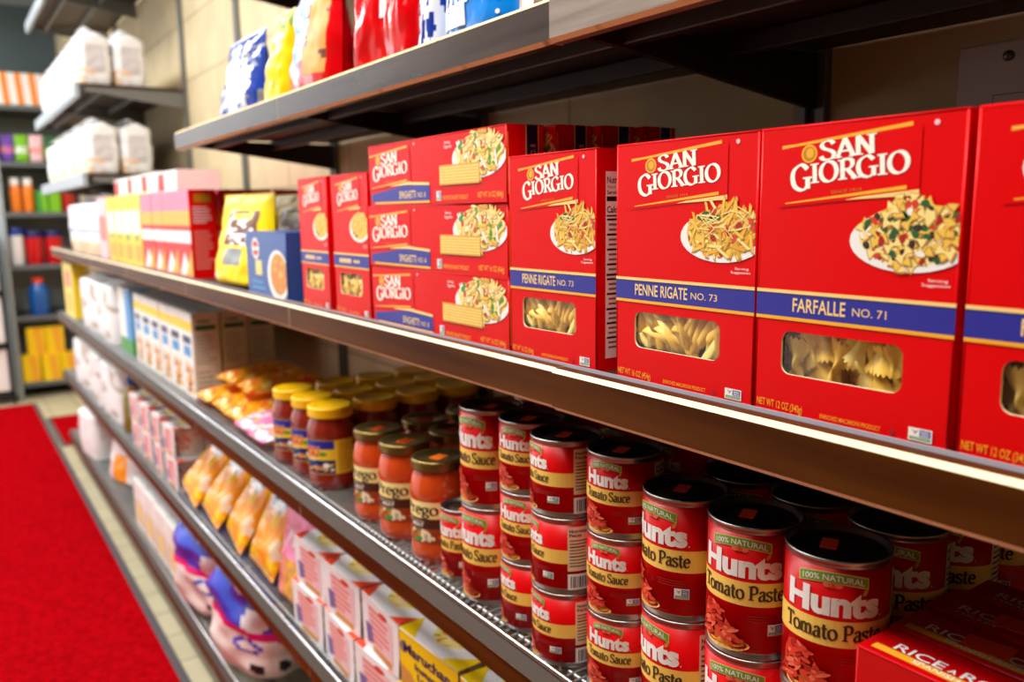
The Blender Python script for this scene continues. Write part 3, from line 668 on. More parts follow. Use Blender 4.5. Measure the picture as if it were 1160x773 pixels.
# ------------------------------------------------------------------ tin cans
def can(r, h, title, label, group, name='tomato_can', wword=.0656, seed=1):
    t = thing(name, label, 'tin can', group)
    mb = MB(); z0, z1 = .0035, h-.0035
    prof = [(r*.90, .0016), (r*.955, 0), (r+.0003, .0006), (r+.0004, .0022), (r-.0004, z0), (r-.0006, z0+.0012)]
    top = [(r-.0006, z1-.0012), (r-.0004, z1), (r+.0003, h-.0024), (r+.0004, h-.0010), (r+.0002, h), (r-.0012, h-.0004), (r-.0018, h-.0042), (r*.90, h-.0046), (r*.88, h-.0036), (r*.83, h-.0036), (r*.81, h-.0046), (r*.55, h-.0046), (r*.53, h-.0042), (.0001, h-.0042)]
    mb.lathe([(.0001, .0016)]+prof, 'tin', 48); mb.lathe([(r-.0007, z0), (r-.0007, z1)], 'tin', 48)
    mb.lathe(top, 'tin', 48, mats=['tin']*7+['tin_lid_shaded']*6); mb.build('can_body', t)
    mb = MB(); zl0, zl1 = .0062, h-.0058
    mb.lathe([(r-.0006, zl0), (r, zl0), (r, zl1), (r-.0006, zl1)], 'can_red', 64)
    def fn(u, v, l): a = u/r; rr = r+l; return (rr*sin(a), -rr*cos(a), v)
    d = Decal(mb, fn, r*.12); d.L = .00015
    Hh = h; top_ = lambda f: h*(1-f)
    wfull = wword
    # band with product name
    d.rect(-r*1.75, top_(.585), r*1.72, top_(.405), 'band_yellow', 1)
    d.serif(title, -wfull*.52, top_(.535), h*.105, 'brown_text', wfull*1.05, 0, 3, .20, .09)
    # maker's name
    d.text('Hunts', -wfull*.5, top_(.365), h*.168, 'white', wfull*.99, .05, 0, 3)
    d.ellipse(wfull*.325, top_(.205), wfull*.022, h*.026, 'leaf', 3, 10, -.5); d.ellipse(wfull*.51, top_(.365), wfull*.008, wfull*.008, 'white', 3, 8)
    # green banner, arched
    wb = wfull*.345; N = 12; hb = h*.060; cv = top_(.145)
    arc = lambda x: cv+h*.030*(1-(x/wb)**2)
    for m_, g, L in (('banner_edge', h*.008, 2), ('banner_green', 0, 3)):
        for i in range(N):
            a = -wb-g+(2*wb+2*g)*i/N; b = -wb-g+(2*wb+2*g)*(i+1)/N
            d.poly([(a, arc(a)-hb/2-g), (b, arc(b)-hb/2-g), (b, arc(b)+hb/2+g), (a, arc(a)+hb/2+g)], m_, L)
    vs, fs, wd = sans('100% NATURAL', .01)
    sx = 1.8*wb/wd
    d.mb.mesh([fn(-.9*wb+x*sx, arc(-.9*wb+x*sx)-hb*.34+y*hb*.66, d.lift(4)) for x, y in vs], fs, 'white')
    for x in (-.05, .06, .0): d.ellipse(x*wfull, top_(.165), wfull*.042, h*.018, 'tomato_light' if x else 'tomato', 4, 12)
    # picture: spoon heaped with tomato
    cu, cv_, s = -wfull*.24, top_(.78), h*.15; R = random.Random(seed)
    d.poly([(cu+s*x, cv_+s*y) for x, y in ((-1.25, -.75), (-.2, -.95), (1.15, -.7), (.9, -.2), (.45, .35), (.1, .85), (-.45, 1.1), (-1.0, 1.0), (-1.3, .4))], 'tomato', 1.5)
    d.ellipse(cu+.25*s, cv_-s*.80, s*1.35, s*.36, 'spoon', 2, 20, .05); d.ellipse(cu+.2*s, cv_-s*.70, s*1.15, s*.26, 'gold_dark', 3, 18, .05)
    for i in range(64):
        q = R.random(); vv = cv_-s*.75+q*s*1.75; hw = s*(1.15*(1-q)**.8+.2); uu = cu+R.uniform(-1, 1)*hw-.45*s*q
        d.ellipse(uu, vv, s*R.uniform(.16, .38), s*R.uniform(.07, .14), R.choice(['tomato', 'tomato', 'tomato_light', 'tomato_dark']), 4+i*.05, 10, R.uniform(-.9, .9))
    gmo(d, r*.62, top_(.80), r*.34, h*.085)
    for i in range(3): d.rect(r*.2, top_(.66+.02*i), r*R.uniform(.75, .95), top_(.652+.02*i), 'tomato_dark', 2)
    d.text('NET WT', -r*.1, top_(.93), h*.02, 'tomato_dark', r*.6, 0, 0, 2)
    # facts panel and bar code round the right
    a0, a1 = 1.36*r, 2.25*r; d.rect(a0, top_(.68), a1, top_(.10), 'card_cream', 2); d.rect(a0, top_(.93), a1, top_(.72), 'white', 2)
    d.text('Nutrition', a0+.05*r, top_(.17), h*.036, 'black', .5*r, .02, 0, 4); d.text('Facts', a0+.05*r, top_(.225), h*.036, 'black', .34*r, .02, 0, 4)
    for i in range(9): d.rect(a0+.05*r, top_(.285+.042*i), a0+r*R.uniform(.4, .8), top_(.270+.042*i), 'black' if i in (2, 5) else 'grey_text', 4)
    u = a0+.08*r
    while u < a1-.1*r: w_ = r*R.uniform(.012, .04); d.rect(u, top_(.90), u+w_, top_(.75), 'black', 4); u += w_+r*R.uniform(.015, .04)
    for s_ in (-1, ):
        d.rect(-2.6*r, top_(.9), -1.9*r, top_(.12), 'card_cream', 2)
        for i in range(12): d.rect(-2.55*r, top_(.18+.055*i), -r*R.uniform(2.0, 2.3), top_(.16+.055*i), 'grey_text', 3)
    mb.build('paper_label', t)
    return t
M('leaf', (196, 150, 50), .4); M('card_cream', (236, 214, 180), .55)
def sticker(root, x, y, z, rot, mat='red_sticker', w_=.019, h_=.011):
    mb = MB(); mb.box(-w_/2, w_/2, -h_/2, h_/2, 0, .0003, mat); o = mb.build('price_sticker', root); o.location = (x, y, z); o.rotation_euler = (0, 0, rot); return o
RP, HP, RS, HS, RD, HD, RE, HE = .0346, .1022, .0337, .0742, .0340, .1105, .0262, .0865
paste = can(RP, HP, 'Tomato Paste', '', 'tomato paste cans', wword=.0635)
sauce = can(RS, HS, 'Tomato Sauce', '', 'tomato sauce cans', wword=.0420, seed=2)
tall = can(RD, HD, 'Tomato Sauce', '', 'tall tomato sauce cans', wword=.060, seed=3)
small = can(RE, HE, 'Tomato Paste', '', 'small tomato paste can', wword=.048, seed=4)
PP, PS, PD, PE_ = Proto(paste), Proto(sauce), Proto(tall), Proto(small)
def stackcan(proto, X, Y, k, h, d, label, group, st=None):
    o = proto.get(label, group); o.location = (X, Y, S3+.0002+k*(h+.0002)); o.rotation_euler = (0, 0, face_rot(X, Y, d)-pi/2)
    if st: a = st; sticker_on.append((o, h, a))
    return o
sticker_on = []
pos = [('beside the red rice boxes', .489, .3245, (-4, 0)), ('second from the red rice boxes', .489, .3955, (-17, -20)), ('third from the red rice boxes', .489, .467, (-48, -56))]
for n, X, Y, ds in pos:
    for k in (1, 0):
        d = -ds[0] if k else -ds[1]
        stackcan(PP, X, Y, k, HP, -d*-1, '%s tomato paste can in the front stack %s' % ('upper' if k else 'lower', n), 'tomato paste cans', ('r', -.006, .002) if k else None)
pos = [('beside the tomato paste stacks', .4865, .5385, (30, 32, 27)), ('that shows nutrition panels', .4755, .6095, (66, 76, 64)), ('beside the tall sauce cans', .487, .6815, (36, 36, 68))]
for n, X, Y, ds in pos:
    for i, k in enumerate((2, 1, 0)):
        stackcan(PS, X, Y, k, HS, ds[i], '%s short tomato sauce can in the stack %s' % (('top', 'middle', 'bottom')[i], n), 'short tomato sauce cans', ('r', -.003, .0) if k == 2 else None)
for i, k in enumerate((1, 0)): stackcan(PD, .487, .760, k, HD, 46, '%s of the two stacked tall tomato sauce cans beside the sauce jars' % ('upper', 'lower')[i], 'tall tomato sauce cans', ('r', 0, .003) if k else None)
stackcan(PE_, .487, .8255, 0, HE, 48, 'small single tomato paste can between the tall sauce cans and a sauce jar', 'small tomato paste can', ('o', .006, .0))
rows = ['second', 'third', 'rearmost']
for j, X in enumerate((.562, .635, .708)):
    for n, Y in (('beside the rice boxes', .325), ('second from the rice boxes', .3965), ('third from the rice boxes', .4675)):
        for k in (1, 0): stackcan(PP, X, Y, k, HP, 12+10*j, '%s tomato paste can in the %s row back, %s' % ('upper' if k else 'lower', rows[j], n), 'tomato paste cans')
    for n, Y in (('behind the first sauce stack', .5395), ('behind the second sauce stack', .611), ('behind the third sauce stack', .684)):
        for k in (2, 1, 0): stackcan(PS, X, Y, k, HS, 40, '%s short tomato sauce can in the %s row back, %s' % (('bottom', 'middle', 'top')[k], rows[j], n), 'short tomato sauce cans')
    for k in (1, 0): stackcan(PD, X, .762, k, HD, 40, '%s tall tomato sauce can in the %s row back' % ('upper' if k else 'lower', rows[j]), 'tall tomato sauce cans')
for o, h, (c, x, y) in sticker_on:
    # stickers turn with neither can nor label: lay them square to the shelf
    st_ = sticker(o, x, y, h-.0033, .5-o.rotation_euler.z, 'orange_sticker' if c == 'o' else 'red_sticker')

# ------------------------------------------------------------------ sauce jars
def jar(r, h, body, lid, kind, group):
    t = thing('sauce_jar', '', 'jar', group)
    rl = r*.93; lh = .0135 if kind == 'p' else .0175; zl = h-lh
    mb = MB(); mb.lathe([(.0001, .001), (r*.82, .0), (r*.95, .003), (r, .010), (r, .020), (r*.975, .026), (r*.975, h*.62), (r, h*.65), (r*.99, h*.72), (r*.9, zl-.008), (r*.82, zl-.002), (r*.82, zl+.009)], body, 44); mb.build('glass_jar', t)
    mb = MB(); mb.lathe([(rl*.96, zl), (rl, zl+.001)]+[(rl*(1+.012*(k % 2)), zl+.002+k*(lh-.006)/12) for k in range(12)]+[(rl, h-.002), (rl*.96, h), (rl*.86, h-.0003), (rl*.84, h-.0012), (.0001, h-.0012)], lid, 48); mb.build('lid', t)
    mb = MB(); rr = r*.977+.0002
    def fn(u, v, l): a = u/rr; q = rr+l; return (q*sin(a), -q*cos(a), v)
    d = Decal(mb, fn, rr*.14); d.L = .00018; R = random.Random(7); z0, z1 = .027, h*.615; H = z1-z0
    if kind == 'p':
        d.rect(-1.0*rr, z0+.60*H, .85*rr, z1, 'cream_label', 0); d.rect(-1.0*rr, z0+.36*H, .85*rr, z0+.60*H, 'brown_label', 0)
        d.serif('P', -.86*rr, z0+.68*H, H*.26, 'black', .44*rr, 0, 2, .17, .07); d.serif('rego', -.42*rr, z0+.70*H, H*.26, 'black', 1.12*rr, 0, 2, .17, .07)
        d.text('Italian Sauce', -.62*rr, z0+.51*H, H*.05, 'cream', .8*rr, 0, 0, 2); d.text('MEAT', -.4*rr, z0+.40*H, H*.085, 'white', .56*rr, .02, 0, 2)
        d.rect(-1.0*rr, z0, .85*rr, z0+.36*H, 'sauce_label', 0)
        for i in range(26): d.ellipse(R.uniform(-.9, .75)*rr, z0+R.uniform(.05, .3)*H, rr*R.uniform(.06, .14), H*R.uniform(.03, .06), R.choice(['tomato', 'green', 'cream', 'card_cream', 'tomato_dark', 'orange']), 1+i*.05, 10, R.random()*3)
        d.ellipse(.22*rr, z0+.2*H, .2*rr, .12*H, 'cream', 3, 14); d.ellipse(.24*rr, z0+.17*H, .08*rr, .08*H, 'card_grey', 3.5, 10); d.ellipse(-.1*rr, z0+.10*H, .2*rr, .06*H, 'green', 4, 10, .3)
    else:
        d.rect(-1.25*rr, z0, 1.7*rr, z1, 'yellow_label', 0); d.rect(-1.2*rr, z0+.74*H, .78*rr, z1-.01*H, 'blue', 1); d.rect(-1.2*rr, z0+.02*H, .8*rr, z0+.42*H, 'navy', 1)
        d.text('RAGU', -1.0*rr, z0+.50*H, H*.26, 'tomato', 1.15*rr, .05, .06, 3); d.text('RAGU', -1.02*rr, z0+.495*H, H*.28, 'gold_pale', 1.19*rr, .09, .06, 2)
        for i in range(16): d.ellipse(R.uniform(-.9, .7)*rr, z0+R.uniform(.1, .36)*H, rr*R.uniform(.06, .16), H*.035, R.choice(['yellow', 'tomato', 'white', 'sky', 'gold']), 2+i*.05, 9, .3)
        d.text('OLD WORLD', -.9*rr, z0+.33*H, H*.06, 'white', .9*rr, .01, .12, 4); d.ellipse(.25*rr, z0+.6*H, .22*rr, .06*H, 'green', 2, 10); d.ellipse(.42*rr, z0+.26*H, .14*rr, .08*H, 'white', 4, 12)
        d.lines(.92*rr, z0+.05*H, 1.62*rr, z1-.05*H, 16, 'gold_dark', 1)
    mb.build('paper_label', t); return t
M('cream_label', (248, 226, 150), .5); M('brown_label', (70, 30, 16), .5); M('sauce_label', (150, 60, 24), .4); M('yellow_label', (250, 204, 40), .45)
prego = Proto(jar(.0362, .130, 'sauce_red', 'lid_gold', 'p', 'red sauce jars with gold lids'))
ragu = Proto(jar(.0385, .132, 'sauce_dark', 'lid_yellow', 'r', 'dark sauce jars with yellow lids'))
jars = []
for j, (X, dY) in enumerate(((.492, 0), (.573, .01), (.654, .02), (.735, .03))):
    rn = ['at the shelf front', 'in the second row', 'in the third row', 'against the wall'][j]
    for i, Y in enumerate((.892, .984, 1.066)):
        o = prego.get('gold lidded red sauce jar %s, %s' % (rn, ['nearest the tomato cans', 'middle one of its row', 'next to the yellow lidded jars'][i]), 'red sauce jars with gold lids')
        o.location = (X, Y+dY, S3+.0002); o.rotation_euler = (0, 0, face_rot(X, Y+dY, [42, 35, 47][i])-pi/2)
        if j < 2: sticker(o, .004, -.002, .1290, .4-o.rotation_euler.z, 'orange_sticker' if j == 0 else 'red_sticker', .022, .016)
    for i, Y in enumerate((1.240, 1.322, 1.405)):
        o = ragu.get('yellow lidded dark sauce jar %s, %s' % (rn, ['nearest the gold lidded jars', 'middle one of its row', 'farthest one of its row'][i]), 'dark sauce jars with yellow lids')
        XX = X+(.003 if i == 1 and j == 0 else 0)
        o.location = (XX, Y+dY*.6, S3+.0002); o.rotation_euler = (0, 0, face_rot(XX, Y, [40, 40, 40][i])-pi/2)

# ------------------------------------------------------------------ rice boxes at the right front of the can shelf
def rice_box(flavour, label, st=None):
    W, H, D = .215, .160, .0365; t = thing('rice_box', label, 'rice box', 'red rice mix boxes')
    mb = MB(); carton_shell(mb, W, H, D, None, 'carton_red_deep')
    d = Decal(mb, lambda u, v, l: (u-W/2, v, H+.0005+l))          # narrow top panel
    if flavour == 'SPANISH RICE': d.rect(.006, .0050, W*.97, .0118, 'gold', 1)
    d.text('RICE', .0155, .0130, .0088, 'white', .031, .012, 0, 2); d.text('A', .0490, .0136, .0050, 'white', .005, .02, 0, 2); d.text('RONI', .0565, .0130, .0088, 'white', .036, .012, 0, 2)
    d.text(flavour, .031 if flavour != 'CHICKEN' else .017, .0066, .0044, 'white', .046 if flavour != 'CHICKEN' else .026, .006, 0, 2)
    e = Decal(mb, lambda u, v, l: (u-W/2, -.0004-l, v)); e.rect(.04, .02, W*.96, .10, 'tomato_dark', 1)
    mb.build('carton', t)
    if st: sticker(t, .052-W/2, .020, H+.0009, .12, 'orange_sticker' if st == 'o' else 'red_sticker', .028, .019)
    return t
for i, (fl, lab, st) in enumerate((('SPANISH RICE', 'front red rice box with a yellow stripe, beside the tomato paste cans', None), ('SPANISH RICE', 'red rice box with a yellow stripe and a price sticker, second from the shelf front', 'r'),
                     ('CHICKEN', 'red rice box without a stripe, third from the shelf front', 'r'), ('CHICKEN', 'red rice box without a stripe, fourth from the shelf front, in deep shade', 'r'))):
    put(rice_box(fl, lab, st), .4505+.041*i, .175+[0, .002, .004, -.002][i], S3+.0002, [0, .015, -.01, .01][i])

# ------------------------------------------------------------------ soft bags
def nz(x, y, z=0): return noise.noise(Vector((x, y, z)))
def bag(name, W, H, T, matfn, label, cat, group=None, nu=26, nv=32, seed=0, wr=.05, crimp=.06, decal=None, back=None, nobottom=False):
    """pillow bag standing on its bottom seam, crimped at top (and bottom)"""
    t = thing(name, label, cat, group); mb = MB()
    def th(u, v):
        e = (1-abs(2*u-1)**3.2)**.6
        if nobottom: k = min(1, (1-v)/.75)**.75*(1-(max(0, .06-v)/.06)**2*.25)
        else: k = (1-abs(2*v-1)**2.6)**.6
        c = 1
        if v > 1-crimp: c = .0
        if not nobottom and v < crimp*.7: c = 0
        return T/2*e*k*c+.0008
    def surf(u, v, sgn, l=0):
        wv = wr*T*(nz(u*5+seed, v*6, seed*1.7)+.6*nz(u*13, v*9+seed, 3.1))*min(1, 8*min(u, 1-u)+.2)
        y = -sgn*(th(u, v)+abs(wv)*0+wv*(1 if th(u, v) > .002 else .25)+l)
        nar = 1-.07*(1-abs(2*v-1)**2)*(1 if not nobottom else 0)-(.05*v if nobottom else 0)
        x = (u-.5)*W*nar+.012*W*nz(v*4, seed, 9)
        return (x, y, v*H)
    mb.grid(lambda u, v: surf(u, v, 1), nu, nv, matfn); mb.grid(lambda u, v: surf(1-u, v, -1), nu, nv, back or matfn)
    if nobottom:
        n = nu
        a = [surf(i/n, 0, 1) for i in range(n+1)]; b = [surf(i/n, 0, -1) for i in range(n+1)]
        for i in range(n): mb.face([a[i], b[i], b[i+1], a[i+1]], matfn(.5, .02) if callable(matfn) else matfn)
    if decal: decal(Decal(mb, lambda u, v, l: surf(u/W+.5, v/H, 1, l+.0012), .012), W, H)
    mb.build('packet', t, weld=True); return t
R = random.Random(11)
def put_bag(o, X, Y, z, lean=0, rot=0, scale=1):
    o.location = (X, Y, z); o.rotation_euler = (lean, 0, -pi/2+rot); o.rotation_euler = (Matrix.Rotation(-pi/2+rot, 3, 'Z') @ Matrix.Rotation(lean, 3, 'X')).to_euler(); o.scale = (scale,)*3; return o
# snack bags on the upper shelf, from the picture's right to left
def dec_blue(d, W, H):
    d.text('Lucky', -.44*W, .30*H, .26*H, 'white', .86*W, .05, .16, 2); d.rect(-.30*W, .08*H, .0*W, .20*H, 'foil_white', 1); d.lines(-.28*W, .09*H, -.02*W, .19*H, 4, 'sky', 2); d.rect(-.42*W, .05*H, .45*W, .065*H, 'white', 1); d.ellipse(.36*W, .2*H, .03*W, .03*H, 'white', 2, 10); d.rect(.34*W, .26*H, .38*W, .5*H, 'white', 2)
def dec_script(d, W, H):
    # white looping script strokes, cut off by the frame in the photograph
    for i, (a, b) in enumerate(((-.36, .30), (-.16, .36), (.04, .42))):
        pts = catmull([(a*W, b*H-.26*H), (a*W+.10*W, b*H+.02*H), (a*W+.02*W, b*H+.06*H), (a*W-.02*W, b*H-.12*H), (a*W+.12*W, b*H-.14*H), (a*W+.22*W, b*H+.02*H)], 5)
        for k in range(len(pts)-1):
            (x0, y0), (x1, y1) = pts[k], pts[k+1]; w_ = .018*W; d.poly([(x0-w_, y0), (x0+w_, y0), (x1+w_, y1), (x1-w_, y1)], 'white', 2+i*.1)
    d.rect(-.30*W, .07*H, .02*W, .17*H, 'foil_white', 1); d.lines(-.28*W, .08*H, .0*W, .16*H, 3, 'sky', 2)
    d.rect(-.45*W, .045*H, .45*W, .052*H, 'white', 1); d.rect(-.45*W, .085*H, -.34*W, .09*H, 'white', 1); d.rect(.37*W, .14*H, .39*W, .40*H, 'white', 1); d.ellipse(.38*W, .09*H, .018*W, .018*W, 'white', 1, 10)
b = bag('snack_bag', .138, .24, .06, 'foil_blue', 'bright blue snack bag with white script on the upper shelf', 'snack bag', 'bags on the upper shelf', seed=3, decal=dec_script, nobottom=True)
put_bag(b, .50, .770, S1+.001, -.06, .0)
b = bag('snack_bag', .088, .17, .06, lambda u, v: 'foil_white' if v > .25 or nz(u*6, v*6, 4) > 0 else ('brown' if nz(u*5, v*5, 8) > 0 else 'chip'), 'white and brown snack bag at the right end of the upper shelf bags', 'snack bag', 'bags on the upper shelf', seed=8, nobottom=True)
put_bag(b, .50, .650, S1+.001, -.06, .0)
b = bag('snack_bag', .048, .22, .05, lambda u, v: 'orange' if .30 < v < .40 else ('foil_white' if nz(u*7, v*10, 2) > -.1 else 'foil_navy'), 'white and blue snack bag with an orange patch beside the bright blue bag', 'snack bag', 'bags on the upper shelf', seed=5, nobottom=True)
put_bag(b, .50, .868, S1+.001, -.05, .0)
b = bag('snack_bag', .082, .24, .06, lambda u, v: 'foil_red' if nz(u*6, v*5, 1) < .32 else 'tomato', 'narrow glossy red snack bag standing between the large red bag and the blue bags', 'snack bag', 'bags on the upper shelf', seed=9, wr=.09, nobottom=True)
put_bag(b, .50, .938, S1+.001, -.04, .0)
def red_big(u, v):
    if .26 < v < .80 and .08 < u < .40: return 'chip' if nz(u*9, v*9, 6) > -.2 else 'brown'
    if .34 < v < .86 and -.02 < u-.10-.18*v < .12: return 'foil_white'
    return 'foil_red'
def dec_red(d, W, H):
    d.rect(-.10*W, .30*H, .34*W, .40*H, 'foil_white', 1)
b = bag('snack_bag', .15, .27, .07, lambda u, v: 'foil_red', 'large red snack bag with a white back panel on the upper shelf', 'snack bag', 'bags on the upper shelf', seed=12, wr=.10, decal=dec_red, nobottom=True)
put_bag(b, .545, 1.050, S1+.001, -.02, .55)
def chipbag(u, v):
    if .12 < v < .72 and .58 < u < .92: return 'chip' if nz(u*9, v*14, 6) > -.35 else 'brown'
    if .16 < v < .75 and .18 < u < .50: return 'foil_white' if nz(u*9, v*12, 3) > 0 else 'sky'
    return 'foil_red'
b = bag('snack_bag', .19, .205, .065, chipbag, 'glossy red chip bag with a chip picture beside the yellow bag', 'snack bag', 'bags on the upper shelf', seed=14, wr=.10, nobottom=True)
put_bag(b, .50, 1.235, S1+.001, -.05, -.05)
b = bag('snack_bag', .16, .265, .08, lambda u, v: 'foil_white' if .58 < v < .8 and .3 < u < .75 else 'foil_red', 'tall red snack bag behind the glossy chip bag', 'snack bag', 'bags on the upper shelf', seed=15, wr=.09, nobottom=True)
put_bag(b, .665, 1.20, S1+.004, -.0, .0)
b = bag('snack_bag', .10, .155, .055, lambda u, v: 'foil_yellow' if v < .8 or nz(u*8, v*8, 2) > 0 else 'banner_green', 'yellow snack bag between the navy bag and the red chip bag', 'snack bag', 'bags on the upper shelf', seed=16, wr=.1, nobottom=True)
put_bag(b, .50, 1.390, S1+.001, -.06, .0)
def navy(u, v):
    if v > .82: return 'foil_navy'
    return 'foil_white' if nz(u*6+2, v*7, 5) > .0 and .16 < u < .84 and .08 < v < .70 else ('steel_grey' if nz(u*11, v*9, 8) > .1 else 'foil_navy')
b = bag('snack_bag', .22, .145, .06, navy, 'navy and white snack bag at the left end of the upper shelf', 'snack bag', 'bags on the upper shelf', seed=18, wr=.08, nobottom=True)
put_bag(b, .49, 1.565, S1+.001, -.06, .0)

# yellow bags beside the blue box
def ybag(u, v):
    if .45 < v < .80 and .25 < u < .85 and nz(u*5, v*6, 2) > -.45: return 'brown' if nz(u*8, v*16, 4) > -.1 else 'white'
    if .22 < v < .42 and .35 < u < .7: return 'steel_grey'
    if .06 < v < .14 and .12 < u < .25: return 'white'
    return 'foil_pack'
yb = Proto(bag('noodle_bag', .24, .172, .075, ybag, '', 'noodle bag', seed=21, wr=.06, nobottom=True))
for X, Y, lab in ((.485, 1.60, 'yellow noodle bag with brown lettering at the shelf front beside the small blue box'), (.585, 1.60, 'yellow noodle bag standing second behind the front yellow bag'), (.685, 1.60, 'yellow noodle bag standing third behind the front yellow bag')):
    put_bag(yb.get(lab, 'yellow noodle bags'), X, Y, S2+.004, -.06, .10)

# ------------------------------------------------------------------ plain carton builder for blurred goods
def carton(name, W, H, D, mat, art, side, label, cat, group=None):
    t = thing(name, label, cat, group); mb = MB(); carton_shell(mb, W, H, D, None, mat)
    if art: art(Decal(mb, lambda u, v, l: (u-W/2, -.0004-l, v)), W, H)
    if side: side(Decal(mb, lambda u, v, l: (W/2+.0004+l, u, v)), D, H)
    mb.build('carton', t); return t
def red_art(d, W, H):
    d.rect(0, .40*H, W, .54*H, 'white', 1); d.rect(0, .60*H, W, .77*H, 'gold', 1); d.poly([(.1*W, .03*H), (.9*W, .03*H), (.5*W, .3*H)], 'white', 1); d.poly([(.5*W, .03*H), (W, .03*H), (W, .34*H)], 'gold', 2); d.rect(0, .77*H, W, H, 'pink', 0)
def red_side(d, D, H):
    d.rect(D*.2, H*.86, D*.8, H*.95, 'gold_dark', 1); d.lines(D*.12, H*.62, D*.9, H*.82, 6, 'pink_pale', 1); d.lines(D*.12, H*.1, D*.9, H*.55, 10, 'salmon', 1)
rb = Proto(carton('baking_box', .125, .192, .058, 'carton_red', red_art, red_side, '', 'box', None))
cnt = 0
for c in range(4):
    for i in range(4):
        o = rb.get('red box with a white band %s, %s' % (['at the shelf front', 'in the second row', 'in the third row', 'against the wall'][c], ['nearest the yellow noodle bags', 'second from the noodle bags', 'third from the noodle bags', 'next to the yellow boxes'][i]), 'red boxes beyond the yellow noodle bags')
        put(o, XB+.004+.062*c, 1.95+.128*i, S2, [0, .02, -.02, .01][(i+c) % 4])
def yel_art(d, W, H):
    d.rect(.08*W, .45*H, .92*W, .78*H, 'white', 1); d.rect(.3*W, .35*H, .7*W, .45*H, 'banner_green', 1); d.rect(.15*W, .08*H, .5*W, .3*H, 'gold', 1); d.rect(.55*W, .08*H, .8*W, .3*H, 'chip', 1)
ye = Proto(carton('baking_box', .125, .196, .058, 'yellow', yel_art, red_side, '', 'box', None))
for c in range(2):
    for i in range(4):
        o = ye.get('yellow box %s, %s' % (['at the shelf front', 'in the row behind'][c], ['next to the red boxes with white band', 'second from the red boxes', 'third from the red boxes', 'next to the white flour bag'][i]), 'yellow boxes beyond the red boxes')
        put(o, XB+.004+.062*c, 2.475+.13*i, S2, [0, .03, -.02, .0][i])
o = carton('baking_box', .16, .20, .055, 'pink_pale', lambda d, W, H: d.rect(.1*W, .3*H, .9*W, .7*H, 'salmon', 1), None, 'pale pink box between the yellow boxes and the white flour bag', 'box'); put(o, XB+.01, 3.07, S2)
tr_ = Proto(carton('tray_box', .20, .052, .10, 'white', lambda d, W, H: d.rect(.02*W, .1*H, .35*W, .9*H, 'carton_red', 1), None, '', 'box', None))
for i in range(4):
    o = tr_.get(['white and red flat box lying on the red boxes, nearest the camera', 'second white and red flat box lying on the boxes', 'third white and red flat box lying on the boxes', 'fourth white and red flat box lying on the boxes', 'farthest white and red flat box lying on the yellow boxes'][i], 'flat boxes lying on top of the upright boxes')
    put(o, XB+.03, 2.19+.205*i, S2+(.1930 if i < 1 else .1970), 0)

# paper bags (flour, sugar, bread-like): blocky, soft-cornered, folded top
def paper_bag(name, W, H, D, matfn, label, cat, group=None, seed=0, flap=True):
    t = thing(name, label, cat, group); mb = MB(); n = 48; m_ = 44
    def prof(a):
        c, s = cos(a), sin(a); p = 9
        r = (abs(c)**p+abs(s)**p)**(-1/p); return (W/2*r*c, D/2*r*s)
    def fn(u, v):
        a = -pi/2+(u-.5)*2*pi; x, y = prof(a)
        k = 1-.04*(1-v)**8; q = 1
        if v > .90: q = 1-(v-.90)/.10*.80
        bulge = 1+.025*sin(pi*min(1, v/.9))
        wv = .010*W*nz(u*14+seed, v*7, seed)
        return (x*k*bulge*(1 if v < .9 else 1-(v-.9)*.3)+wv*c_(x), y*k*bulge*q+wv, v*H)
    def c_(x): return 1 if x > 0 else -1
    mb.grid(fn, n, m_, matfn)
    mb.face([fn(i/n, 0) for i in range(n)][::-1], matfn(.5, 0) if callable(matfn) else matfn)
    mb.build('bag_body', t, weld=True)
    if flap:
        mb = MB()
        def ff(u, v): return ((u-.5)*W*.94, D*.07-(v**.8)*D*.42+.004*nz(u*8, v*3, seed), H*.985+.016*sin(v*2.2)+.004*nz(u*7, v*5, seed+2))
        mb.grid(ff, 14, 6, matfn(.5, .9) if callable(matfn) else matfn); o = mb.build('folded_top', t)
    return t
M('paper_white', (240, 240, 240), .6, bump=(60, .3)); M('text_grey', (176, 164, 168), .6); M('paper_warm', (240, 206, 170), .6)
def flour(u, v):
    if v < .30 and .25 < u < .75 and nz(u*9, v*9, 3) > -.05: return 'paper_warm'
    if .16 < abs(u-.5) < .34 and .22 < v < .78 and int(v*44) % 2 == 0: return 'text_grey'
    return 'paper_white'
fb = Proto(paper_bag('flour_bag', .285, .172, .102, flour, '', 'flour bag'))
for k, z in enumerate((1.574, 1.278)):
    for i in range(4):
        for j in range(2):
            o = fb.get('white flour bag on the %s far shelf, %s, %s row' % (['upper', 'lower'][k], ['at the near end', 'second from the near end', 'third from the near end', 'at the far end'][i], ['front', 'wall side'][j]), 'white flour bags in the far bay')
            put(o, .503+.110*j, 3.355+.305*i, z+.001, R.uniform(-.012, .012))
wf = Proto(paper_bag('flour_bag', .34, .20, .15, lambda u, v: 'paper_warm' if v < .25 and .3 < u < .7 else ('foil_blue' if .40 < v < .46 and .35 < u < .62 else 'paper_white'), '', 'flour bag', seed=4, flap=True))
put(wf.get('white flour bag beyond the pale pink box at the end of the pasta shelf'), .53, 3.34, S2+.001, .05)
put(wf.get('white flour bag at the far tip of the pasta shelf'), .53, 3.72, S2+.001, .0)

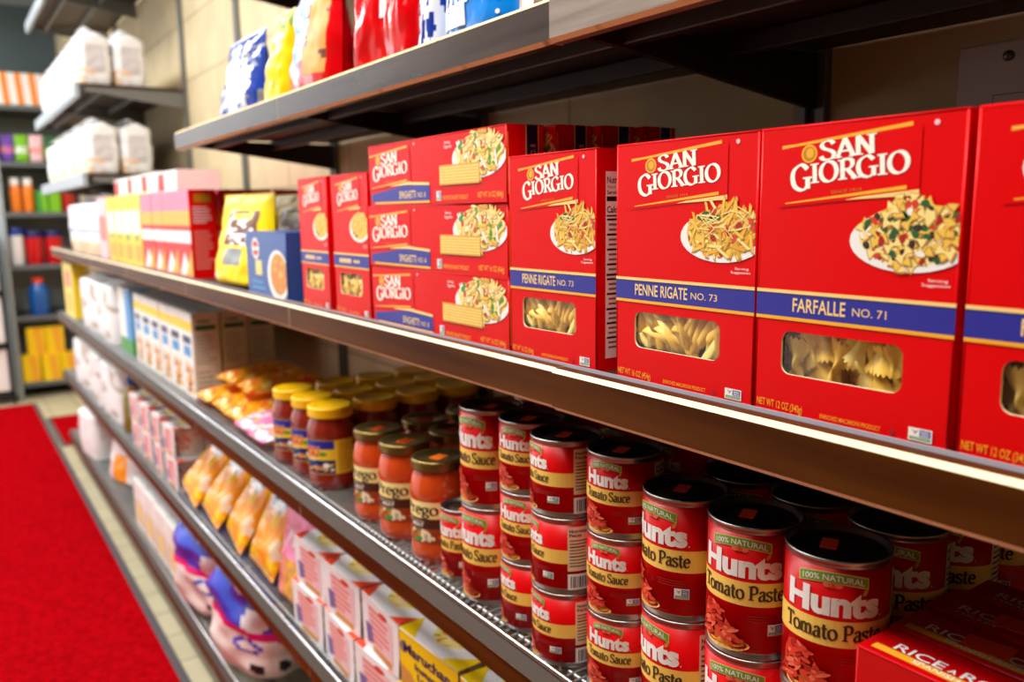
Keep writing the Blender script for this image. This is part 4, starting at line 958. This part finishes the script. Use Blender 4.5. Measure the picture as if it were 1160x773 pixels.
# ------------------------------------------------------------------ far part of the can shelf
def mix_art(d, W, H):
    d.rect(0, .78*H, W, .90*H, 'yellow', 1); d.rect(.2*W, .48*H, .8*W, .60*H, 'sky', 1); d.text('MIX', .22*W, .62*H, .1*H, 'navy', .55*W, .02, 0, 2) if False else d.rect(.15*W, .63*H, .85*W, .72*H, 'navy', 1)
    R2 = random.Random(8)
    for i in range(30): d.ellipse(R2.uniform(.25, .85)*W, R2.uniform(.06, .38)*H, .08*W, .035*H, R2.choice(['chip', 'gold', 'brown', 'orange', 'gold_pale']), 1+i*.05, 8)
def mix_side(d, D, H):
    d.rect(0, 0, D, H, 'side_grey', 0); d.rect(D*.12, H*.80, D*.88, H*.86, 'dkgreen', 1); d.lines(D*.12, H*.40, D*.88, H*.76, 9, 'grey_text', 1, fill=.3); d.lines(D*.12, H*.05, D*.8, H*.34, 5, 'grey_text', 1, fill=.25); d.rect(D*.2, H*.89, D*.7, H*.92, 'grey_text', 1)
M('side_grey', (206, 192, 176), .55)
mx_ = Proto(carton('cake_mix_box', .112, .205, .062, 'white', mix_art, mix_side, '', 'box'))
for c in range(3):
    for i in range(6):
        o = mx_.get('yellow striped white box %s, %s' % (['at the shelf front', 'in the second row', 'in the rear row'][c], ['nearest the small snack packets', 'second from the snack packets', 'third from the snack packets', 'fourth from the snack packets', 'fifth from the snack packets', 'next to the blue and green carton'][i]), 'white boxes with yellow stripe')
        put(o, .471+.068*c, 2.075+.118*i+.006*c, S3+.0002, [0, .02, -.02][(i+c) % 3])
o = carton('cereal_box', .20, .205, .06, 'white', lambda d, W, H: (d.rect(.55*W, 0, W, H, 'sky', 1), d.rect(0, 0, W, .22*H, 'green', 2)), lambda d, D, H: (d.rect(0, .25*H, D, H, 'sky', 1), d.rect(0, 0, D, .25*H, 'green', 1)), 'white, blue and green carton between the white boxes and the white sacks', 'box'); put(o, .475, 2.90, S3+.0002)
ws = Proto(paper_bag('sugar_sack', .30, .215, .17, lambda u, v: 'paper_white' if nz(u*8, v*6, 2) < .3 else 'card_grey', '', 'sack', seed=7))
for i, lab in enumerate(('white sack on the can shelf next to the blue and green carton', 'second white sack on the can shelf beyond the blue and green carton')): put(ws.get(lab, 'white sacks at the far end of the can shelf'), .54, 3.20+.33*i, S3+.0002, .08*i)
o = carton('cereal_box', .30, .235, .07, 'yellow_pale', lambda d, W, H: (d.rect(.2*W, .55*H, .8*W, .85*H, 'salmon', 1), d.rect(.3*W, .1*H, .75*W, .45*H, 'gold', 1)), lambda d, D, H: d.rect(0, 0, D, H, 'yellow', 1), 'pale yellow carton at the far tip of the can shelf', 'box'); put(o, .46, 4.14, S3+.0002)
# small snack packets lying on the can shelf
def pk(c1, c2, c3):
    def f(u, v):
        q = nz(u*6+len(c1), v*5, 3)
        return c1 if q < .12 or v > .85 else (c2 if nz(u*11, v*9, 6) > 0 else c3)
    return f
po = Proto(bag('candy_packet', .10, .17, .035, pk('foil_orange', 'yellow_pale', 'red_sticker'), '', 'candy packet', seed=31, wr=.14, nu=18, nv=24))
pp_ = Proto(bag('candy_packet', .09, .17, .035, pk('foil_pink', 'foil_white', 'chip'), '', 'candy packet', seed=33, wr=.14, nu=18, nv=24))
def lay(o, X, Y, z, rot, tilt=0, scale=1):
    """bag lying on its back, top end pointing into the shelf, front up"""
    o.rotation_euler = (Matrix.Rotation(-pi/2+rot, 3, 'Z') @ Matrix.Rotation(-pi/2+tilt, 3, 'X')).to_euler(); o.location = (X, Y, z); o.scale = (scale,)*3; return o
for i, (X, Y, dz, rot, tl) in enumerate(((.462, 1.945, .020, .03, .06), (.468, 1.835, .020, -.03, .06), (.464, 1.725, .020, .02, .06), (.50, 1.89, .066, .1, .06), (.505, 1.775, .066, -.1, .06))):
    lay(po.get('orange candy packet lying on the can shelf, %s' % ['at the front nearest the white boxes', 'second from the white boxes at the front', 'at the front next to the pink packets', 'topmost nearest the white boxes', 'topmost nearest the jars'][i], 'small packets lying on the can shelf'), X, Y, S3+dz, rot, tl)
for i, (X, Y, dz, rot, tl) in enumerate(((.455, 1.622, .020, .0, .06), (.452, 1.522, .020, -.0, .06))):
    lay(pp_.get('pink candy packet lying on the can shelf, %s' % ['next to the orange packets', 'next to the yellow lidded jars'][i], 'small packets lying on the can shelf'), X, Y, S3+dz, rot, tl)

# ------------------------------------------------------------------ noodle cups in card sleeves
def cup_pack(style, W, label=''):
    H, D = .0815, .105; t = thing('noodle_cup_pack', label, 'noodle cup'); r1, r0 = min(W, D)*.46, min(W, D)*.36
    mb = MB(); mb.lathe([(.0001, .001), (r0, .001), (r0*1.02, .004), (r1*.98, H-.014), (r1*1.03, H-.012), (r1*1.03, H-.008), (r1*.9, H-.007), (.0001, H-.007)], 'cup_white', 36, 0, D/2)
    dd = Decal(mb, lambda u, v, l: ((r0+(r1-r0)*v/H+.0006+l)*cos(u), D/2-(r0+(r1-r0)*v/H+.0006+l)*sin(u), v), .2); R2 = random.Random(5)
    for i in range(14): dd.ellipse(R2.uniform(-.9, 1.2), R2.uniform(.02, .06), .14, .006, R2.choice(['salmon', 'pink_pale', 'tomato_light']), 1+i*.1, 10)
    mb.build('cup', t)
    yl = style == 'y'; mb = MB(); w2 = W/2; b = w2*.93
    # sleeve: front and back panels narrowing downwards, joined by a top panel
    fr = [(-b, 0, 0), (b, 0, 0), (w2, 0, H*.45), (w2, 0, H), (-w2, 0, H), (-w2, 0, H*.45)]
    mb.face(fr, 'yellow' if yl else 'sleeve_white'); mb.face([(x, D, z) for x, y, z in fr][::-1], 'sleeve_white')
    mb.face([(-w2, 0, H), (w2, 0, H), (w2, D, H), (-w2, D, H)], 'sleeve_white'); mb.face([(-b, 0, 0), (-b, D, 0), (b, D, 0), (b, 0, 0)], 'sleeve_white')
    mb.tube([(-w2, .001, H-.001), (w2, .001, H-.001)], .0014, 'sleeve_white')
    d = Decal(mb, lambda u, v, l: (u, -.0004-l, v)); e = Decal(mb, lambda u, v, l: (u, v, H+.0004+l))
    R2 = random.Random(3)
    if yl:
        d.text('Maruchan', -.42*W, .66*H, .17*H, 'navy', .80*W, .03, 0, 2); d.text('Instant', -.22*W, .47*H, .11*H, 'navy', .42*W, .03, 0, 2); d.text('Lunch', -.18*W, .32*H, .11*H, 'navy', .36*W, .03, 0, 2)
        d.ellipse(-.42*W, .72*H, .07*W, .10*H, 'steel_grey', 1, 12); d.poly([(-.46*W, 0), (-.1*W, 0), (-.3*W, .34*H), (-.48*W, .4*H)], 'chip', 1)
        for q in ((-1, 0), (1, 0), (-1, 1), (1, 1)): e.poly([(q[0]*w2, q[1]*D), (q[0]*w2*.45, q[1]*D), (q[0]*w2, q[1]*D+(D*.4 if q[1] == 0 else -D*.4))], 'yellow', 1)
    else:
        for i in range(6): d.rect(-.30*W+.02*W*i, (.78-.11*i)*H, R2.uniform(.05, .36)*W, (.84-.11*i)*H, 'salmon', 1)
        d.rect(-.32*W, .14*H, .34*W, .86*H, 'pink_pale', 0); d.poly([(-.40*W, .5*H), (-.22*W, .5*H), (-.18*W, .2*H), (-.36*W, .12*H)], 'sleeve_violet', 2); d.rect(-.2*W, .04*H, .3*W, .16*H, 'chip', 1); d.ellipse(.1*W, .86*H, .12*W, .05*H, 'tomato', 2, 12)
        for q in ((-1, 0), (1, 0), (-1, 1), (1, 1)): e.poly([(q[0]*w2, q[1]*D), (q[0]*w2*.55, q[1]*D), (q[0]*w2, q[1]*D+(D*.3 if q[1] == 0 else -D*.3))], 'red_sticker', 1)
    e.ellipse(0, D*.5, D*.43, D*.40, 'white', 2, 28); e.ellipse(0, D*.5, D*.36, D*.33, 'pasta_pale', 3, 24)
    for i in range(46):
        a = R2.uniform(0, 6.28); q = sqrt(R2.random())*.33*D; e.ellipse(q*cos(a), D*.5+q*sin(a)*.95, D*.05, D*.022, R2.choice(['pasta', 'gold', 'pasta_pale', 'banner_green', 'chip', 'orange', 'pink_pale']), 4+i*.05, 8, R2.random()*3)
    mb.build('card_sleeve', t); return t
M('cup_white', (238, 224, 216), .5); M('sleeve_white', (244, 240, 240), .45); M('sleeve_violet', (120, 104, 160), .5)
cy, cw = Proto(cup_pack('y', .142)), Proto(cup_pack('w', .128))
ys = [('y', .726), ('y', .877), ('w', 1.016), ('w', 1.150), ('w', 1.284)]
for k in (1, 0):
    for c in range(3):
        for i, (st, Y) in enumerate(ys):
            p = cy if st == 'y' else cw
            o = p.get('%s noodle cup, %s layer, %s row, %s' % ('yellow' if st == 'y' else 'white', ['lower', 'upper'][k], ['front', 'second', 'rear'][c],
                      ['nearest the camera', 'touching the white cups', 'touching the yellow cups', 'middle of the three white columns', 'next to the pink candy bag'][i]), 'noodle cups near the orange bags')
            put(o, .456+.108*c+(.004 if k else 0), Y+(.012 if k == 0 else 0)+.004*c, S4+.0002+k*.0835, [.03, -.02, .05, -.04, .03][(i+k+c) % 5])
for k in (1, 0):
    for c in range(2):
        for i in range(4):
            o = cw.get('pink and white noodle cup, %s layer, %s row, %s the orange bags' % (['lower', 'upper'][k], ['front', 'rear'][c], ['nearest beyond', 'second beyond', 'third beyond', 'farthest beyond'][i]), 'noodle cups beyond the orange bags')
            put(o, .452+.108*c, 2.27+.155*i+.01*k, S4+.0002+k*.0835, [.02, -.03, .03, 0][i])
# pink candy bag and orange snack bags on the noodle shelf
def pinkb(u, v):
    if v < .42 and u > .35: return 'chip' if nz(u*12, v*12, 2) > -.1 else 'gold'
    return 'foil_white' if .5 < v < .68 and nz(u*9, v*9, 3) > .05 else ('salmon' if v < .42 else 'foil_pink')
b = bag('candy_bag', .125, .19, .045, pinkb, 'pink candy bag with a gold corner standing between the orange bags and the noodle cups', 'candy bag', seed=41, wr=.08, nobottom=True); put_bag(b, .49, 1.440, S4+.0005, -.12, .1)
def orb(u, v):
    if .62 < v < .82 and .25 < u < .8: return 'foil_white' if nz(u*9, v*14, 5) > -.2 else 'sky'
    if .18 < v < .42 and nz(u*6, v*5, 7) > .18: return 'paper_warm'
    return 'foil_yellow' if nz(u*5, v*5, 2) > .25 else 'foil_orange'
ob = Proto(bag('snack_bag', .15, .19, .055, orb, '', 'snack bag', seed=43, wr=.10))
for i, (X, Y, z, lean, rot, roll) in enumerate(((.455, 2.105, .045, -.75, .1, .22), (.460, 1.932, .040, -.70, .05, .16), (.465, 1.763, .035, -.62, -.05, .10), (.470, 1.594, .030, -.5, .0, .04), (.68, 2.05, .022, -.1, .0, .0), (.68, 1.88, .022, -.1, .0, .0), (.68, 1.71, .022, -.1, .0, .0))):
    o = ob.get('orange snack bag leaning back on the noodle shelf, %s' % ['farthest of the front row', 'second farthest of the front row', 'third farthest of the front row', 'beside the pink candy bag', 'farthest of the rear row', 'middle of the rear row', 'nearest of the rear row'][i], 'orange snack bags')
    o.location = (X, Y, S4+z-.02); o.rotation_euler = (Matrix.Rotation(-pi/2+rot, 3, 'Z') @ Matrix.Rotation(lean, 3, 'X') @ Matrix.Rotation(roll, 3, 'Y')).to_euler()
M('olive_glass', (128, 112, 30), .15, coat=.5)
# olive bottle with blue cap, white sacks at the far end of the noodle shelf
t = thing('bottle', 'olive green bottle with a blue cap between the noodle cups and white sacks', 'bottle')
mb = MB(); mb.lathe([(.0001, 0), (.034, 0), (.036, .004), (.036, .11), (.030, .135), (.016, .155), (.015, .168)], 'olive_glass', 28); mb.build('bottle_body', t)
mb = MB(); mb.lathe([(.019, .160), (.0195, .163), (.0195, .184), (.018, .187), (.0001, .187)], 'foil_navy', 24); mb.build('cap', t); t.location = (.49, 2.96, S4+.0003)
for i, lab in enumerate(('white sack on the noodle shelf next to the olive bottle', 'middle white sack at the far end of the noodle shelf', 'white sack at the far tip of the noodle shelf')): put(ws.get(lab, 'white sacks at the far end of the noodle shelf'), .535, 3.20+.34*i, S4+.0003, [.05, -.05, .08][i])

# ------------------------------------------------------------------ bottom shelf: tissue packs, cartons, jugs
def tissue(u, v):
    d_ = abs(u-.5)
    line = .56-.22*(u-.25)
    if v > line+.07: return 'foil_white' if (nz(u*9, v*5, 4) > .12 and d_ < .28) else ('pack_blue' if d_ < .34 else 'foil_white')
    if v > line: return 'magenta'
    if .12 < v < .32 and .30 < u < .40: return 'pink' if nz(u*20, v*20, 1) > -.1 else 'foil_white'
    if ((v-.21)/.05)**2+((u-.605)/.028)**2 < 1 or ((v-.24)/.05)**2+((u-.69)/.024)**2 < 1: return 'black'
    if .4 < ((v-.40)/.07)**2+((u-.57)/.05)**2 < 1: return 'pack_blue'
    return 'pack_white'
M('pack_blue', (24, 60, 200), .3, coat=.4); M('pack_white', (244, 232, 226), .35, coat=.3)
def soft_pack(name, W, H, D, matfn, label, cat, seed):
    t = thing(name, label, cat); mb = MB(); n, m_ = 64, 44
    def fn(u, v):
        a = -pi/2+(u-.5)*2*pi; p = 3.2; c, s = cos(a), sin(a); r = (abs(c)**p+abs(s)**p)**(-1/p)
        e = (1-abs(2*v-1)**5)**.45; w_ = .012*nz(u*11, v*6, seed)
        return ((W/2*e+w_)*r*c, (D/2*e+w_)*r*s, v*H)
    mb.grid(fn, n, m_, matfn); mb.build('pack', t, weld=True); return t
for i, (Y, lab) in enumerate(((1.76, 'blue and white tissue pack with a pink band, nearer the camera on the lowest shelf'), (2.10, 'blue and white tissue pack with a pink band, farther one on the lowest shelf'))):
    put(soft_pack('tissue_pack', .26, .25, .16, tissue, lab, 'tissue pack', 51+i), .515, Y, S5+.0005, .25)
cb = Proto(carton('carton', .15, .155, .10, 'white', lambda d, W, H: (d.rect(.1*W, .1*H, .9*W, .6*H, 'card_cream', 1), d.ellipse(.5*W, .35*H, .25*W, .2*H, 'pasta_pale', 2)), None, '', 'box'))
for i in range(4): put(cb.get('white carton on the lowest shelf, %s' % ['next to the farther tissue pack', 'second beyond the tissue packs', 'third beyond the tissue packs', 'farthest of its row'][i], 'white cartons on the lowest shelf'), .455, 2.345+.158*i, S5+.0005, 0)
for i in range(4): put(cb.get('white carton on the lowest shelf behind the front row, %s' % ['next to the farther tissue pack', 'second beyond the tissue packs', 'third beyond the tissue packs', 'farthest of its row'][i], 'white cartons on the lowest shelf'), .57, 2.345+.158*i, S5+.0005, 0)
def orangebag(u, v): return 'foil_orange' if v < .5 and .3 < u < .75 else 'foil_white'
b = bag('pet_food_bag', .24, .22, .09, orangebag, 'white bag with an orange lower half on the lowest shelf', 'bag', seed=61, nobottom=True); put_bag(b, .52, 3.36, S5+.004, -.05, .3)
b = bag('pet_food_bag', .20, .18, .08, lambda u, v: 'orange' if v < .8 else 'red_sticker', 'orange bag on the lowest shelf behind the white cartons', 'bag', seed=62, nobottom=True); put_bag(b, .60, 3.12, S5+.004, -.05, .3)
b = paper_bag('sack', .26, .20, .16, 'paper_white', 'plain white sack at the far tip of the lowest shelf', 'sack', seed=9); put(b, .52, 3.86, S5+.003, .1)

# ------------------------------------------------------------------ shelving across the end of the aisle
YE = 6.0
t = thing('end_shelving', 'grey shelving unit standing across the far end of the aisle', 'shelving')
M('panel_grey', (160, 170, 172), .5, .2); M('shelf_grey', (98, 104, 106), .5, .2)
mb = MB(); mb.box(.335, .36, YE, YB-.05, 0, 2.05, 'panel_grey', .003); mb.build('side_panel', t)
mb = MB(); mb.box(.36, XW-.005, YB-.07, YB-.05, 0, 2.05, 'back_shade'if 'back_shade' in MATS else 'panel_grey'); mb.build('back_panel', t)
EZ = [.10, .52, .84, 1.165, 1.47, 1.81]
for z in EZ:
    mb = MB(); mb.box(.36, XW-.005, YE, YB-.07, z-.03, z, 'shelf_grey', .003); mb.build('shelf_board', t)
def small_box(label, cat, X, z, W, H, mat, stripe=None, name='box', grp=None, Y=YE+.02):
    t = thing(name, label, cat, grp); mb = MB(); carton_shell(mb, W, H, .10, None, mat)
    if stripe: d = Decal(mb, lambda u, v, l: (u-W/2, -.0004-l, v)); d.poly([(W*.5, 0), (W*.95, 0), (W*.8, H), (W*.35, H)], stripe, 1)
    mb.build('carton', t); t.location = (X, Y, z+.0003); return t
for i in range(4): small_box('orange and white striped box on the top end shelf, %s' % ['at its left end', 'second from the left', 'third from the left', 'fourth from the left'][i], 'box', .42+.075*i, 1.81, .073, .19, 'white', 'orange', grp='orange striped boxes')
# orange bottles, red bottle with white cap, blue bottle, lidded red tubs
def bottle(label, r, h, body, cap, X, z, grp=None, neck=.45, caph=.03, name='bottle', Y=YE+.08):
    t = thing(name, label, 'bottle', grp); mb = MB()
    mb.lathe([(.0001, 0), (r*.95, 0), (r, .006), (r, h*.62), (r*.85, h*.76), (r*neck, h*.88), (r*neck, h-caph*.6)], body, 26); mb.build('bottle_body', t)
    mb = MB(); c = r*neck*1.15; mb.lathe([(c, h-caph), (c, h-.002), (c*.9, h), (.0001, h)], cap, 20); mb.build('cap', t); t.location = (X, Y, z+.0003); return t
M('juice_orange', (244, 130, 20), .2, coat=.5); M('deep_red', (190, 24, 16), .25, coat=.4); M('jug_blue', (0, 90, 170), .25, coat=.4); M('purple', (110, 70, 180), .4); M('lime', (120, 190, 20), .4)
bottle('orange juice bottle with a white cap, left one on the end shelf', .032, .21, 'juice_orange', 'white', .432, 1.165, 'orange bottles', .7, .05)
bottle('orange juice bottle with a white cap, right one on the end shelf', .032, .21, 'juice_orange', 'white', .503, 1.165, 'orange bottles', .7, .05)
bottle('red bottle with a broad white cap on the end shelf', .045, .22, 'deep_red', 'white', .715, 1.165, None, .85, .075)
for i in range(2): small_box(['green packet beside the orange bottles on the end shelf', 'green packet next to the red bottle on the end shelf'][i], 'packet', .571+.068*i, 1.165, .062, .13, 'green' if i == 0 else 'lime', 'lime', 'packet')
for i, (c, s) in enumerate((('purple', 'pink'), ('lime', 'white'), ('pink_pale', 'salmon'), ('dkgreen', 'lime'), ('banner_green', 'white'))):
    b = bag('snack_bag', .075, .165, .04, (lambda c, s: lambda u, v: s if .35 < v < .6 and nz(u*5, v*6, 3) > -.1 else c)(c, s), ['purple', 'lime green', 'pale pink', 'dark green', 'olive green'][i]+' snack bag on the end shelf above the orange bottles', 'snack bag', 'small bags on the end shelf', nu=10, nv=12, seed=70+i, nobottom=True); b.location = (.41+.080*i, YE+.06, 1.4708)
def tub(label, X, z, r, h, body, cap):
    t = thing('tub', label, 'tub', 'lidded tubs'); mb = MB(); mb.lathe([(.0001, 0), (r*.9, 0), (r*.94, .004), (r, h*.8), (r, h*.82)], body, 28); mb.build('tub_body', t)
    mb = MB(); mb.lathe([(r*1.05, h*.8), (r*1.06, h*.83), (r*1.05, h*.98), (r, h), (.0001, h)], cap, 28); mb.build('lid', t); t.location = (X, YE+.09, z+.0003)
tub('white tub with a blue lid at the left of the red tubs', .41, .84, .042, .23, 'foil_white', 'foil_navy'); tub('red tub with a navy lid, left one', .508, .84, .05, .21, 'foil_red', 'navy'); tub('red tub with a navy lid, right one', .618, .84, .05, .21, 'foil_red', 'navy')
bottle('blue detergent jug with a red cap low on the end shelving', .06, .235, 'jug_blue', 'red_sticker', .505, .52, None, .45, .04)
yb2 = Proto(small_box('', 'box', .5, .10, .10, .17, 'yellow', 'gold', 'box', 'yellow boxes at the bottom of the end shelving'))
for i, (X, z, dy) in enumerate(((.42, .10, .0), (.53, .10, -.015), (.635, .10, .0), (.46, .2705, .01), (.565, .2705, .01))):
    o = yb2.get(['yellow box at the left on the lowest end shelf', 'bright yellow box at the front of the lowest end shelf', 'yellow box at the right on the lowest end shelf', 'yellow box lying on the others, left one', 'yellow box lying on the others, right one'][i]); o.location = (X, YE+.02+dy, z+.0004)
# dark framed white rack left of the end shelving
t = thing('wire_rack', 'dark framed rack with white panels left of the end shelving', 'rack')
mb = MB()
for x in (.14, .30): mb.box(x-.01, x+.01, 5.88, 5.90, 0, 1.02, 'black', .003); mb.box(x-.01, x+.01, 6.18, 6.20, 0, 1.02, 'black', .003)
for z in (.06, .36, .68, 1.0): mb.box(.13, .31, 5.88, 6.20, z-.012, z+.012, 'black', .003)
mb.build('rack_frame', t); mb = MB()
for z0, z1 in ((.08, .34), (.38, .66), (.70, .98)): mb.box(.152, .288, 5.90, 6.17, z0, z1, 'white', .006)
mb.build('white_panel', t)
